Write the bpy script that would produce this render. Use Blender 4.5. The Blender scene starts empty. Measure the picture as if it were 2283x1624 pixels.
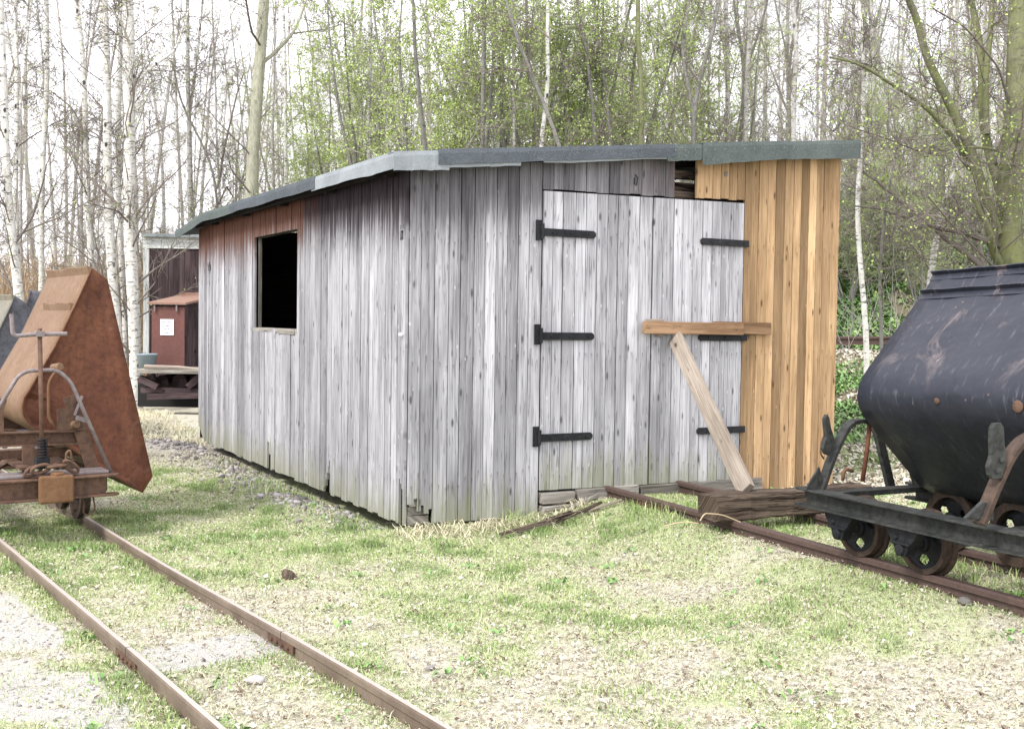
import bpy, math, random
import numpy as np
from math import radians as R_, sin, cos, pi
random.seed(7); rng = np.random.default_rng(11)
SC = bpy.context.scene; COL = SC.collection

# ------------------------------------------------------------------ camera model
F, CX, CY, H = 2500.0, 1141.0, 812.0, 1.5
PITCH, ROLL = R_(2.245), R_(0.82)
_a = pi/2-PITCH
RM = np.array([[1,0,0],[0,cos(_a),-sin(_a)],[0,sin(_a),cos(_a)]]) @ np.array([[cos(ROLL),-sin(ROLL),0],[sin(ROLL),cos(ROLL),0],[0,0,1]])
CAM = np.array([0,0,H])
def ray(u, v): return RM @ np.array([(u-CX)/F, -(v-CY)/F, -1.0])
def on_z(u, v, z=0.0):
    d = ray(u, v); return CAM+d*((z-H)/d[2])
def on_plane(u, v, o, n):
    d = ray(u, v); return CAM+d*(np.dot(o-CAM, n)/np.dot(d, n))
def on_depth(u, v, y):
    d = ray(u, v); return CAM+d*(y/d[1])
cd = bpy.data.cameras.new('camera'); cam = bpy.data.objects.new('camera', cd); COL.objects.link(cam)
cam.location = (0, 0, H); cd.sensor_width = 36; cd.sensor_fit = 'HORIZONTAL'; cd.lens = 36*F/2282.0
import mathutils
cam.rotation_euler = mathutils.Matrix(RM.tolist()).to_euler()
cd.clip_start = 0.1; cd.clip_end = 2000; SC.camera = cam

# ------------------------------------------------------------------ noise / terrain
def _h(ix, iy, s):
    v = np.sin(ix*127.1+iy*311.7+s*74.7)*43758.5453
    return v-np.floor(v)
def vn(x, y, sc, s=0):
    x = np.asarray(x, float)*sc; y = np.asarray(y, float)*sc
    ix, iy = np.floor(x), np.floor(y); fx, fy = x-ix, y-iy
    fx = fx*fx*(3-2*fx); fy = fy*fy*(3-2*fy)
    return (_h(ix,iy,s)*(1-fx)+_h(ix+1,iy,s)*fx)*(1-fy)+(_h(ix,iy+1,s)*(1-fx)+_h(ix+1,iy+1,s)*fx)*fy
def fbm(x, y, sc, s=0, o=3):
    t = 0; a = .5; n = 0
    for k in range(o):
        t = t+a*vn(x, y, sc*2**k, s+k*13); n += a; a *= .55
    return t/n
def ss(a, b, x):
    t = np.clip((np.asarray(x, float)-a)/(b-a), 0, 1); return t*t*(3-2*t)

# track frames
ZL = .08; ZR = .24
HL = R_(-35.0); dL = np.array([sin(HL), cos(HL), 0]); cL = np.array([dL[1], -dL[0], 0])
_r1 = on_z(500, 1624, ZL); _r2 = on_z(1000, 1624, ZL)
C_L = _r1+cL*np.dot(_r2-_r1, cL)/2; C_L[2] = 0
HR = R_(-25.826); dR = np.array([sin(HR), cos(HR), 0]); cR = np.array([dR[1], -dR[0], 0])
C_R = on_z(2282, 1334, ZR)+cR*.345; C_R[2] = 0
# shed frame
HS = R_(-28.8); dS = np.array([sin(HS), cos(HS), 0]); cS = np.array([dS[1], -dS[0], 0])
O_S = on_z(905, 1168, .06); O_S[2] = 0

def hgt(x, y):
    x = np.asarray(x, float); y = np.asarray(y, float)
    s = (x-C_R[0])*cR[0]+(y-C_R[1])*cR[1]
    z = .105*ss(-1.25, -.35, s)+.05*ss(-.75, -.45, s)*ss(9.6, 8.2, y)
    fx = ss(0.5, 4.5, x)*ss(9.5, 12.5, y)
    z = z+fx*(1.03*ss(8.5, 18.5, y)*1.0)
    z = z+ss(2., 6., x)*3.6*ss(20.2, 28, y)
    z = z+.8*ss(30, 60, y)
    sl = (x-C_L[0])*cL[0]+(y-C_L[1])*cL[1]
    z = z+.02*(fbm(x, y, 1.3, 3)-.5)+.018*(fbm(x, y, 6., 5)-.5)
    z = z+ss(10, 14, y)*.25*(fbm(x, y, .5, 9)-.5)
    # gravel bank beside the long wall
    a = (x-O_S[0])*cS[0]+(y-O_S[1])*cS[1]; b = (x-O_S[0])*dS[0]+(y-O_S[1])*dS[1]
    z = z+.05*np.exp(-((a+.35)/.25)**2)*ss(.1, .6, b)*(1-ss(6, 7, b))
    z = z-.07*np.exp(-((a-.1)/.28)**2)*ss(.0, .3, b)*(1-ss(6, 7, b))
    return z

# ------------------------------------------------------------------ object helpers
def tag(o, label=None, cat=None, group=None, kind=None):
    if label: o['label'] = label
    if cat: o['category'] = cat
    if group: o['group'] = group
    if kind: o['kind'] = kind
    return o
def empty(name, loc, rz=0, label=None, cat=None, group=None):
    o = bpy.data.objects.new(name, None); COL.objects.link(o); o.location = loc; o.rotation_euler = (0, 0, rz)
    o.empty_display_size = .2
    return tag(o, label, cat, group)

class MB:
    def __init__(s):
        s.v = []; s.f = []; s.n = 0; s.tone = []; s.wc = []; s.st = []; s.mi = []
    def add(s, verts, faces, tone=.5, wc=None, st=None, mi=0):
        b = s.n
        s.v.extend([tuple(map(float, p)) for p in verts]); s.n += len(verts)
        s.f.extend([tuple(i+b for i in f) for f in faces]); s.mi.extend([mi]*len(faces))
        s.tone.extend([tone]*len(verts))
        s.wc.extend(wc if wc is not None else [(p[0], p[2], tone*10) for p in verts])
        s.st.extend(st if st is not None else [(9., 9., 0.)]*len(verts))
    BF = [(0,3,2,1),(4,5,6,7),(0,1,5,4),(1,2,6,5),(2,3,7,6),(3,0,4,7)]
    def box(s, c, d, rot=None, tone=.5, mi=0, jit=0):
        c = np.array(c, float); hx, hy, hz = d[0]/2, d[1]/2, d[2]/2
        P = np.array([(-hx,-hy,-hz),(hx,-hy,-hz),(hx,hy,-hz),(-hx,hy,-hz),(-hx,-hy,hz),(hx,-hy,hz),(hx,hy,hz),(-hx,hy,hz)])
        loc = P.copy()
        if jit: P = P+rng.normal(0, jit, P.shape)
        if rot is not None: P = P @ np.array(rot).T
        ax = int(np.argmax(d)); o2 = (ax+1) % 3; o3 = (ax+2) % 3
        wc = [(p[o2]+p[o3]*.7, p[ax], tone*17+c[0]) for p in loc]
        s.add(P+c, s.BF, tone, wc, mi=mi)
    def beam(s, p, q, w, h, up=(0,0,1), tone=.5, mi=0, jit=0):
        p = np.array(p, float); q = np.array(q, float); L = np.linalg.norm(q-p); x = (q-p)/L
        up = np.array(up, float); y = np.cross(up, x); y /= np.linalg.norm(y); z = np.cross(x, y)
        s.box((p+q)/2, (L, w, h), np.array([x, y, z]).T, tone, mi, jit)
    def tube(s, path, r, n=8, cap=True, tone=.5, mi=0, closed=False):
        P = np.array(path, float); m = len(P); r = np.full(m, r) if np.isscalar(r) else np.array(r, float)
        T = np.gradient(P, axis=0) if not closed else np.roll(P, -1, 0)-np.roll(P, 1, 0)
        T /= np.linalg.norm(T, axis=1)[:, None]+1e-9
        ref = np.array([0.13, .21, 1.]) if abs(T[0][2]) < .8 else np.array([1., .2, .1])
        N = np.cross(T[0], ref); N /= np.linalg.norm(N); V = []
        L = 0; wc = []
        for i in range(m):
            N = N-T[i]*np.dot(N, T[i]); N /= np.linalg.norm(N); B = np.cross(T[i], N)
            if i: L += np.linalg.norm(P[i]-P[i-1])
            for k in range(n):
                a = 2*pi*k/n; V.append(P[i]+(N*cos(a)+B*sin(a))*r[i]); wc.append((a*.03, L, tone*9))
        Fc = []
        mm = m if closed else m-1
        for i in range(mm):
            j = (i+1) % m
            for k in range(n):
                k2 = (k+1) % n; Fc.append((i*n+k, i*n+k2, j*n+k2, j*n+k))
        if cap and not closed: Fc.append(tuple(range(n))[::-1]); Fc.append(tuple((m-1)*n+k for k in range(n)))
        s.add(V, Fc, tone, wc, mi=mi)
    def sweep(s, path, sec, up=(0,0,1), tone=.5, mi=0):
        """closed section [(side, up)] swept along a path"""
        P = np.array(path, float); m = len(P); up = np.array(up, float); n = len(sec); V = []; wc = []; L = 0
        T = np.gradient(P, axis=0); T /= np.linalg.norm(T, axis=1)[:, None]
        for i in range(m):
            sd = np.cross(T[i], up); sd /= np.linalg.norm(sd); u2 = np.cross(sd, T[i])
            if i: L += np.linalg.norm(P[i]-P[i-1])
            for (a, b) in sec: V.append(P[i]+sd*a+u2*b); wc.append((a+b, L, tone*9))
        Fc = [(i*n+k, i*n+(k+1) % n, (i+1)*n+(k+1) % n, (i+1)*n+k) for i in range(m-1) for k in range(n)]
        Fc.append(tuple(range(n))[::-1]); Fc.append(tuple((m-1)*n+k for k in range(n)))
        s.add(V, Fc, tone, wc, mi=mi)
    def prism(s, pts, vec, tone=.5, mi=0):
        n = len(pts); A = np.array(pts, float); B = A+np.array(vec, float)
        Fc = [tuple(range(n))[::-1], tuple(range(n, 2*n))]+[(k, (k+1) % n, n+(k+1) % n, n+k) for k in range(n)]
        s.add(list(A)+list(B), Fc, tone, mi=mi)
    def revolve(s, prof, axis_o, ax, n=28, tone=.5, mi=0):
        """prof [(axial, radius)] round axis ax through axis_o"""
        ax = np.array(ax, float); ax /= np.linalg.norm(ax); t = np.array([0, 0, 1.]) if abs(ax[2]) < .9 else np.array([1., 0, 0])
        N = np.cross(ax, t); N /= np.linalg.norm(N); B = np.cross(ax, N); V = []; m = len(prof)
        for (a, r) in prof:
            for k in range(n):
                an = 2*pi*k/n; V.append(np.array(axis_o)+ax*a+(N*cos(an)+B*sin(an))*r)
        Fc = [(i*n+k, i*n+(k+1) % n, (i+1)*n+(k+1) % n, (i+1)*n+k) for i in range(m-1) for k in range(n)]
        s.add(V, Fc, tone, mi=mi)
    def rock(s, c, r, tone=.5, sq=.7, mi=0):
        ico = ICO; P = np.array(ico[0])*np.array([1, rng.uniform(.6, 1), sq*rng.uniform(.6, 1)])
        P = P*(1+rng.uniform(-.25, .25, (len(P), 1)))*r
        a = rng.uniform(0, 6.3); M = np.array([[cos(a), -sin(a), 0], [sin(a), cos(a), 0], [0, 0, 1]])
        s.add(P@M.T+np.array(c), ico[1], tone, mi=mi)
    def build(s, name, mat, parent=None, smooth=False, bevel=0, weld=False):
        me = bpy.data.meshes.new(name)
        me.from_pydata(s.v, [], s.f)
        a = me.attributes.new('tone', 'FLOAT', 'POINT'); a.data.foreach_set('value', s.tone)
        a = me.attributes.new('wc', 'FLOAT_VECTOR', 'POINT'); a.data.foreach_set('vector', np.array(s.wc, 'f').ravel())
        a = me.attributes.new('st', 'FLOAT_VECTOR', 'POINT'); a.data.foreach_set('vector', np.array(s.st, 'f').ravel())
        for m in (mat if isinstance(mat, (list, tuple)) else [mat]): me.materials.append(m)
        me.polygons.foreach_set('material_index', s.mi)
        if smooth: me.polygons.foreach_set('use_smooth', [True]*len(s.f))
        me.update()
        o = bpy.data.objects.new(name, me); COL.objects.link(o)
        if parent: o.parent = parent
        if bevel:
            b = o.modifiers.new('bevel', 'BEVEL'); b.width = bevel; b.segments = 2; b.limit_method = 'ANGLE'; b.angle_limit = R_(40)
        return o
def fillet(pts, r=.05, k=5):
    P = [np.array(p, float) for p in pts]; out = [P[0]]
    for i in range(1, len(P)-1):
        a = P[i-1]-P[i]; b = P[i+1]-P[i]; la, lb = np.linalg.norm(a), np.linalg.norm(b); q = min(r, la*.45, lb*.45)
        s0 = P[i]+a/la*q; s1 = P[i]+b/lb*q
        for j in range(k+1):
            t = j/k; out.append((1-t)**2*s0+2*t*(1-t)*P[i]+t*t*s1)
    out.append(P[-1]); return out
_t = (1+5**.5)/2
_iv = np.array([(-1,_t,0),(1,_t,0),(-1,-_t,0),(1,-_t,0),(0,-1,_t),(0,1,_t),(0,-1,-_t),(0,1,-_t),(_t,0,-1),(_t,0,1),(-_t,0,-1),(-_t,0,1)])/1.9
ICO = (_iv, [(0,11,5),(0,5,1),(0,1,7),(0,7,10),(0,10,11),(1,5,9),(5,11,4),(11,10,2),(10,7,6),(7,1,8),(3,9,4),(3,4,2),(3,2,6),(3,6,8),(3,8,9),(4,9,5),(2,4,11),(6,2,10),(8,6,7),(9,8,1)])

def np_mesh(name, V, Fq, mats, tone=None, mi=None, parent=None, smooth=False, link=True):
    """V (n,3), Fq (m,k) one face size"""
    me = bpy.data.meshes.new(name); n = len(V); m, k = Fq.shape
    me.vertices.add(n); me.vertices.foreach_set('co', np.asarray(V, 'f').ravel())
    me.loops.add(m*k); me.loops.foreach_set('vertex_index', np.asarray(Fq, 'i').ravel())
    me.polygons.add(m); me.polygons.foreach_set('loop_start', np.arange(0, m*k, k, dtype='i'))
    me.polygons.foreach_set('loop_total', np.full(m, k, 'i'))
    if mi is not None: me.polygons.foreach_set('material_index', np.asarray(mi, 'i'))
    if smooth: me.polygons.foreach_set('use_smooth', np.ones(m, bool))
    if tone is not None:
        a = me.attributes.new('tone', 'FLOAT', 'POINT'); a.data.foreach_set('value', np.asarray(tone, 'f'))
    for q in mats: me.materials.append(q)
    me.update(calc_edges=True)
    if not link: return me
    o = bpy.data.objects.new(name, me); COL.objects.link(o)
    if parent: o.parent = parent
    return o

# ------------------------------------------------------------------ material helpers
class NT:
    def __init__(s, name, rough=.8, spec=.3, metal=0):
        s.m = bpy.data.materials.new(name); s.m.use_nodes = True; s.t = s.m.node_tree; s.N = s.t.nodes; s.L = s.t.links
        s.b = s.N['Principled BSDF']; s.b.inputs['Roughness'].default_value = rough
        s.b.inputs['Specular IOR Level'].default_value = spec; s.b.inputs['Metallic'].default_value = metal
    def set(s, inp, v):
        if hasattr(v, 'is_output') or isinstance(v, bpy.types.NodeSocket): s.L.new(v, inp)
        else:
            if isinstance(v, (tuple, list)) and len(v) == 3 and inp.type == 'RGBA': v = (*v, 1)
            inp.default_value = v
    def attr(s, n, out='Fac'):
        a = s.N.new('ShaderNodeAttribute'); a.attribute_name = n; return a.outputs[out]
    def obj(s): return s.N.new('ShaderNodeTexCoord').outputs['Object']
    def pos(s): return s.N.new('ShaderNodeNewGeometry').outputs['Position']
    def scale(s, v, sc):
        m = s.N.new('ShaderNodeMapping'); s.L.new(v, m.inputs[0]); m.inputs['Scale'].default_value = sc if isinstance(sc, (tuple, list)) else (sc,)*3; return m.outputs[0]
    def noise(s, v, scale=5, detail=3, rough=.55, dist=0):
        n = s.N.new('ShaderNodeTexNoise'); s.L.new(v, n.inputs['Vector']); n.inputs['Scale'].default_value = scale
        n.inputs['Detail'].default_value = detail; n.inputs['Roughness'].default_value = rough; n.inputs['Distortion'].default_value = dist; return n.outputs['Fac']
    def voro(s, v, scale=5, out='Distance', rnd=1):
        n = s.N.new('ShaderNodeTexVoronoi'); s.L.new(v, n.inputs['Vector']); n.inputs['Scale'].default_value = scale; n.inputs['Randomness'].default_value = rnd; return n.outputs[out]
    def ramp(s, f, stops, interp='LINEAR'):
        n = s.N.new('ShaderNodeValToRGB'); s.L.new(f, n.inputs[0]); cr = n.color_ramp; cr.interpolation = interp
        while len(cr.elements) < len(stops): cr.elements.new(.5)
        for e, (p, c) in zip(cr.elements, stops):
            e.position = p; e.color = (c, c, c, 1) if isinstance(c, (int, float)) else (*c, 1)
        return n.outputs[0]
    def mix(s, f, a, b, mode='MIX'):
        n = s.N.new('ShaderNodeMix'); n.data_type = 'RGBA'; n.blend_type = mode
        s.set(n.inputs[0], f); s.set(n.inputs[6], a); s.set(n.inputs[7], b); return n.outputs[2]
    def math(s, op, a, b=0., c=0., clamp=False):
        n = s.N.new('ShaderNodeMath'); n.operation = op; s.set(n.inputs[0], a); s.set(n.inputs[1], b); s.set(n.inputs[2], c); n.use_clamp = clamp; return n.outputs[0]
    def sep(s, v):
        n = s.N.new('ShaderNodeSeparateXYZ'); s.L.new(v, n.inputs[0]); return n.outputs
    def mr(s, v, a, b, c=0., d=1.):
        n = s.N.new('ShaderNodeMapRange'); n.interpolation_type = 'SMOOTHSTEP'; s.set(n.inputs[0], v)
        for i, q in enumerate((a, b, c, d)): s.set(n.inputs[i+1], q)
        return n.outputs[0]
    def bump(s, h, strength=.5, dist=.01):
        n = s.N.new('ShaderNodeBump'); s.L.new(h, n.inputs['Height']); n.inputs['Strength'].default_value = strength; n.inputs['Distance'].default_value = dist
        s.L.new(n.outputs[0], s.b.inputs['Normal'])
    def col(s, c): s.set(s.b.inputs['Base Color'], c); return s
M = {}
def wood(name, light, dark, streak=(.03,.03,.035), tonegain=.78, knots=True, stain=None, algae=True, streak_amt=.5, grain=130):
    n = NT(name, .9, .05); wc = n.attr('wc', 'Vector'); tone = n.attr('tone'); st = n.sep(n.attr('st', 'Vector'))
    g = n.noise(n.scale(wc, (grain, 2.2, 3.1)), 1, 4, .6, .6)
    g2 = n.noise(n.scale(wc, (grain*.22, .9, 3.1)), 1, 3, .6, 1.2)
    gm = n.math('ADD', n.math('MULTIPLY', g, .6), n.math('MULTIPLY', g2, .4))
    f = n.ramp(gm, [(.38, 0), (.58, 1)])
    c = n.mix(f, dark, light)
    bl = n.noise(n.scale(wc, (7, 1.1, 5)), 1, 3, .6)
    c = n.mix(n.math('MULTIPLY', n.ramp(bl, [(.38, 1), (.58, 0)]), .5), c, tuple(q*.55 for q in dark))
    tv = n.math('ADD', n.math('MULTIPLY', n.math('SUBTRACT', tone, .5), tonegain), 1.)
    c = n.mix(1., c, n.mix(1., (1, 1, 1), tv, 'MULTIPLY'), 'MULTIPLY')
    # dark weathering streaks
    s1 = n.noise(n.scale(wc, (240, 1.3, 4.7)), 1, 2, .5, .3); s2 = n.noise(n.scale(wc, (22, .7, 2.7)), 1, 2, .5)
    sk = n.math('MULTIPLY', n.ramp(s1, [(.53, 0), (.63, 1)]), n.ramp(s2, [(.40, 0), (.58, 1)]))
    c = n.mix(n.math('MULTIPLY', sk, streak_amt), c, streak)
    s3 = n.noise(n.scale(wc, (75, 5.5, 6.1)), 1, 2, .5, .2)
    c = n.mix(n.math('MULTIPLY', n.ramp(s3, [(.60, 0), (.68, 1)]), streak_amt*.9), c, streak)
    if knots:
        kd = n.voro(n.scale(wc, (11, 3.6, 7.3)), 1)
        c = n.mix(n.math('MULTIPLY', n.ramp(kd, [(.06, 1), (.15, 0)]), .85), c, tuple(q*.22 for q in dark))
        kd2 = n.voro(n.scale(wc, (13, 5.3, 4.1)), 1)
        c = n.mix(n.math('MULTIPLY', n.ramp(kd2, [(.05, 1), (.09, 0)]), .6), c, tuple(min(1, q*1.25) for q in light))
    if knots:   # nail rows with short run marks
        u_, z_ = n.sep(wc)[0], n.sep(wc)[1]
        du = n.math('ABSOLUTE', n.math('SUBTRACT', n.math('FRACT', n.math('MULTIPLY', u_, 19.)), .5))
        jz = n.math('MULTIPLY', n.math('SUBTRACT', n.noise(n.scale(wc, (9, 0, 1.37)), 1, 0, .5), .5), .35)
        dz = n.math('SUBTRACT', .45, n.math('FRACT', n.math('MULTIPLY', n.math('ADD', z_, jz), 1.15)))
        near = n.ramp(du, [(.07, 1), (.13, 0)]); run = n.math('MULTIPLY', n.ramp(dz, [(0., 0), (.004, 1), (.02, .6), (.07, 0)]), near)
        c = n.mix(n.math('MULTIPLY', run, .6), c, (.05, .04, .04))
    if stain:
        dt = n.math('ADD', st[0], n.math('MULTIPLY', n.math('SUBTRACT', n.noise(n.scale(wc, (38, .8, 2.2)), 1, 3, .6), .5), -.8))
        k = n.ramp(dt, [(.17, 1), (.31, .85), (.42, .35), (.62, 0)])
        hue = n.mix(n.mr(n.math('ADD', n.sep(wc)[0], n.noise(n.scale(wc, (3, .1, 0)), 1, 1, .5)), 2.3, 2.9), stain[0], stain[1])
        pale = n.mix(.07, hue, light)
        c = n.mix(n.math('MULTIPLY', k, st[2]), c, n.mix(n.ramp(g, [(.38, 0), (.6, 1)]), hue, pale))
    if algae:
        db = n.math('ADD', st[1], n.math('MULTIPLY', n.math('SUBTRACT', n.noise(n.scale(wc, (12, 1.5, 2.2)), 1, 3, .6), .5), -.7))
        c = n.mix(n.ramp(db, [(.02, .5), (.28, 0)]), c, (.20, .21, .09))
    n.col(c); n.bump(n.math('SUBTRACT', gm, n.math('MULTIPLY', sk, .5)), .5, .004)
    return n.m
M['grey'] = wood('weathered_grey_wood', (.445,.445,.470), (.265,.262,.28), stain=((.014,.007,.010), (.075,.026,.012)))
M['door'] = wood('door_grey_wood', (.47,.47,.495), (.295,.293,.315), algae=True)
M['new'] = wood('fresh_orange_wood', (.42,.29,.17), (.29,.19,.105), streak=(.16,.08,.03), tonegain=1.2, algae=False, streak_amt=.45, grain=90, stain=((.2,.14,.08), (.16,.1,.05)))
M['inner'] = wood('shade_dark_inner_wood', (.025,.021,.018), (.010,.009,.008), knots=False, algae=False)  # near-black so plank gaps and interior read unlit; shade put into the colour
M['rot'] = wood('rotten_brown_timber', (.15,.115,.09), (.014,.010,.008), streak=(.006,.005,.005), knots=False, algae=False, grain=60, streak_amt=.9)
M['brace'] = wood('brace_board_wood', (.31,.27,.23), (.19,.16,.13), streak=(.12,.09,.07), algae=False, tonegain=.6, streak_amt=.4)
M['bar'] = wood('brown_bar_wood', (.30,.195,.12), (.16,.095,.055), streak=(.10,.06,.03), algae=False, grain=50)
M['sleeper'] = wood('old_sleeper_wood', (.34,.32,.29), (.13,.12,.10), knots=False, grain=40)
M['hut'] = wood('dark_brown_hut_boards', (.10,.072,.075), (.035,.025,.027), algae=False, tonegain=.6)
M['pale'] = wood('pale_board', (.55,.56,.55), (.38,.40,.39), algae=False)

def felt(name, c1, c2):
    n = NT(name, .95, .08); p = n.obj()
    a = n.noise(p, 3, 4, .6); b = n.noise(p, 260, 2, .6)
    c = n.mix(n.ramp(a, [(.35, 0), (.65, 1)]), c1, c2)
    c = n.mix(n.math('MULTIPLY', n.ramp(b, [(.5, 0), (.7, 1)]), .35), c, (.45, .47, .47))
    n.col(c); n.bump(n.math('ADD', n.math('MULTIPLY', b, .1), n.noise(p, 9, 3, .5)), .5, .02); return n.m
M['felt_pale'] = felt('pale_roofing_felt', (.25,.275,.295), (.18,.20,.215))
M['felt_dark'] = felt('slate_roofing_felt', (.072,.085,.10), (.052,.062,.073))
M['felt_green'] = felt('greenish_roofing_felt', (.085,.105,.10), (.06,.075,.073))

def rusty(name, a, b, c3, pale, gloss=.65, pa=.5, metal=0., spec=.12, rs=.45):
    n = NT(name, gloss, spec, metal); p = n.obj()
    f = n.noise(p, 3.2, 5, .65, .4); g = n.noise(p, 28, 4, .7); h = n.noise(p, 7, 6, .7, 1.)
    c = n.mix(n.ramp(f, [(.35, 0), (.65, 1)]), a, b)
    c = n.mix(n.math('MULTIPLY', n.ramp(g, [(.45, 0), (.7, 1)]), .75), c, c3)
    c = n.mix(n.math('MULTIPLY', n.ramp(h, [(.62, 0), (.74, 1)]), pa), c, pale)
    rn = n.noise(n.scale(p, (16, 16, 1.6)), 1, 3, .6)
    c = n.mix(n.math('MULTIPLY', n.ramp(rn, [(.52, 0), (.68, 1)]), rs), c, c3)
    n.col(c); n.bump(n.math('ADD', n.math('MULTIPLY', g, .25), f), .5, .01); return n.m
M['rust_red'] = rusty('red_rusty_sheet', (.10,.040,.027), (.165,.070,.040), (.055,.027,.02), (.22,.16,.12), pa=.45)
M['rust_tan'] = rusty('tan_rusty_sheet', (.205,.135,.088), (.165,.098,.058), (.115,.068,.042), (.28,.21,.16), pa=.55, rs=.08)
M['rust_dark'] = rusty('dark_rusty_iron', (.10,.062,.045), (.15,.088,.06), (.045,.03,.025), (.25,.18,.14))
M['rust_orange'] = rusty('orange_rusty_iron', (.175,.10,.055), (.13,.072,.04), (.12,.06,.03), (.42,.25,.13))
M['rim_dark'] = rusty('dark_wheel_rim', (.045,.034,.028), (.085,.058,.044), (.02,.017,.016), (.16,.10,.07))
M['steel'] = rusty('worn_grey_steel', (.19,.165,.165), (.25,.22,.22), (.12,.09,.085), (.36,.33,.33), .45, metal=.2)
M['iron_black'] = rusty('black_forged_iron', (.014,.015,.018), (.026,.027,.031), (.008,.008,.01), (.12,.10,.09), .55)
M['iron_green'] = rusty('mossy_dark_iron', (.028,.031,.030), (.062,.064,.060), (.011,.011,.011), (.24,.20,.15), .7, .8)
M['grey_paint'] = rusty('grey_blue_tub_paint', (.10,.105,.13), (.13,.13,.15), (.06,.055,.06), (.26,.2,.16), .5)
M['olive'] = rusty('olive_tub_paint', (.22,.20,.15), (.15,.15,.13), (.10,.085,.06), (.30,.26,.2), .6)
def railmat():
    n = NT('rail_steel', .5, .2, .0); p = n.pos(); st = n.attr('tone')
    g = n.noise(p, 40, 3, .6); f = n.noise(p, 4, 3, .6)
    side = n.mix(n.ramp(f, [(.35, 0), (.65, 1)]), (.125,.098,.078), (.21,.17,.135))
    side = n.mix(n.math('MULTIPLY', g, .5), side, (.09,.055,.04))
    top = n.mix(g, (.42,.365,.335), (.31,.26,.23))
    nz = n.sep(n.N.new('ShaderNodeNewGeometry').outputs['Normal'])[2]
    n.col(n.mix(n.ramp(nz, [(.5, 0), (.8, 1)]), side, top)); n.bump(g, .3, .004); return n.m
M['rail'] = railmat()
def railmat2():
    n = NT('dark_rail_steel', .6, .2, .0); p = n.pos(); g = n.noise(p, 40, 3, .6)
    n.col(n.mix(g, (.115,.078,.068), (.045,.03,.026))); n.bump(g, .3, .004); return n.m
M['rail_dark'] = railmat2()
def blacktub():
    n = NT('scraped_black_paint', .45, .3); p = n.obj(); mp = n.sep(p)
    base = n.mix(n.noise(p, 5, 4, .6), (.012,.014,.022), (.026,.029,.042))
    # long diagonal scrapes and worn patches down to primer
    q = n.scale(p, (1.2, 2.2, 1.2)); w = n.noise(q, 2.6, 6, .72, .8)
    up = n.mr(mp[2], 1.1, 1.45)
    c = n.mix(n.math('MULTIPLY', n.ramp(w, [(.565, 0), (.66, 1)]), n.math('MULTIPLY', up, .42)), base, (.22,.17,.165))
    fine = n.noise(n.scale(p, (6, 40, 9)), 1, 3, .6)
    c = n.mix(n.math('MULTIPLY', n.ramp(fine, [(.6, 0), (.75, 1)]), .25), c, (.22,.22,.25))
    sp = n.voro(p, 7); c = n.mix(n.math('MULTIPLY', n.ramp(sp, [(.03, 1), (.06, 0)]), .6), c, (.20,.13,.10))
    w2 = n.noise(n.scale(p, (5, 9, 3)), 1.5, 4, .7, 1.5)
    c = n.mix(n.math('MULTIPLY', n.ramp(w2, [(.70, 0), (.74, 1)]), .8), c, (.55,.55,.58))
    n.col(c); n.bump(n.noise(p, 3.5, 3, .5), .45, .06); return n.m
M['black_tub'] = blacktub()

def bark(name, a, b, mark, k=1., lo=.56, hi=.66, moss=None):
    n = NT(name, .9, .04); p = n.obj()
    f = n.noise(n.scale(p, (9, 9, 30)), k, 3, .6); g = n.noise(n.scale(p, (3, 3, 1.2)), 1, 3, .6)
    c = n.mix(g, a, b)
    c = n.mix(n.math('MULTIPLY', n.ramp(f, [(lo, 0), (hi, 1)]), .9), c, mark)
    c = n.mix(n.math('MULTIPLY', n.ramp(n.noise(n.scale(p, (26, 26, 7)), 1, 4, .7), [(.42, 0), (.62, 1)]), .45), c, tuple(q*.4 for q in b))
    v = n.voro(n.scale(p, (5, 5, 3.1)), 1); c = n.mix(n.ramp(v, [(.10, 1), (.17, 0)]), c, mark)
    if moss: c = n.mix(n.ramp(n.noise(p, 3.2, 6, .7), [(.42, 0), (.6, .75)]), c, moss)
    n.col(c); n.bump(f, .3, .01); return n.m
M['birch'] = bark('white_birch_bark', (.72,.71,.67), (.58,.57,.53), (.05,.045,.045))
M['birch_far'] = bark('pale_birch_bark', (.50,.48,.46), (.38,.37,.35), (.09,.08,.08))
M['smooth'] = bark('smooth_pale_bark', (.46,.46,.36), (.36,.36,.28), (.26,.26,.21), lo=.62, hi=.8)
M['greenbark'] = bark('mossy_green_bark', (.22,.23,.14), (.15,.155,.10), (.10,.10,.07), moss=(.17,.19,.075))
M['greybark'] = bark('grey_bark', (.26,.255,.23), (.19,.185,.17), (.11,.10,.095))
def plain(name, stops, rough=.8, trans=0, spec=.06):
    n = NT(name, rough, spec); n.col(n.ramp(n.attr('tone'), stops))
    if trans: n.b.inputs['Transmission Weight'].default_value = 0
    return n.m
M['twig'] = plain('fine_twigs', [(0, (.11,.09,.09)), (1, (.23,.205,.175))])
M['twig_far'] = plain('haze_paled_twigs', [(0, (.25,.225,.225)), (1, (.44,.415,.365))])  # paler than the near twigs: distance haze and glare put into the colour
M['leaf'] = plain('fresh_spring_leaves', [(0, (.20,.29,.07)), (.6, (.34,.45,.13)), (1, (.46,.54,.20))], .6)
M['ivy'] = plain('ground_cover_leaves', [(0, (.05,.11,.035)), (.6, (.13,.25,.07)), (1, (.26,.40,.13))], .45, spec=.4)
M['reed'] = plain('dry_reeds', [(0, (.20,.13,.075)), (.6, (.38,.27,.17)), (1, (.52,.42,.29))])
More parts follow.
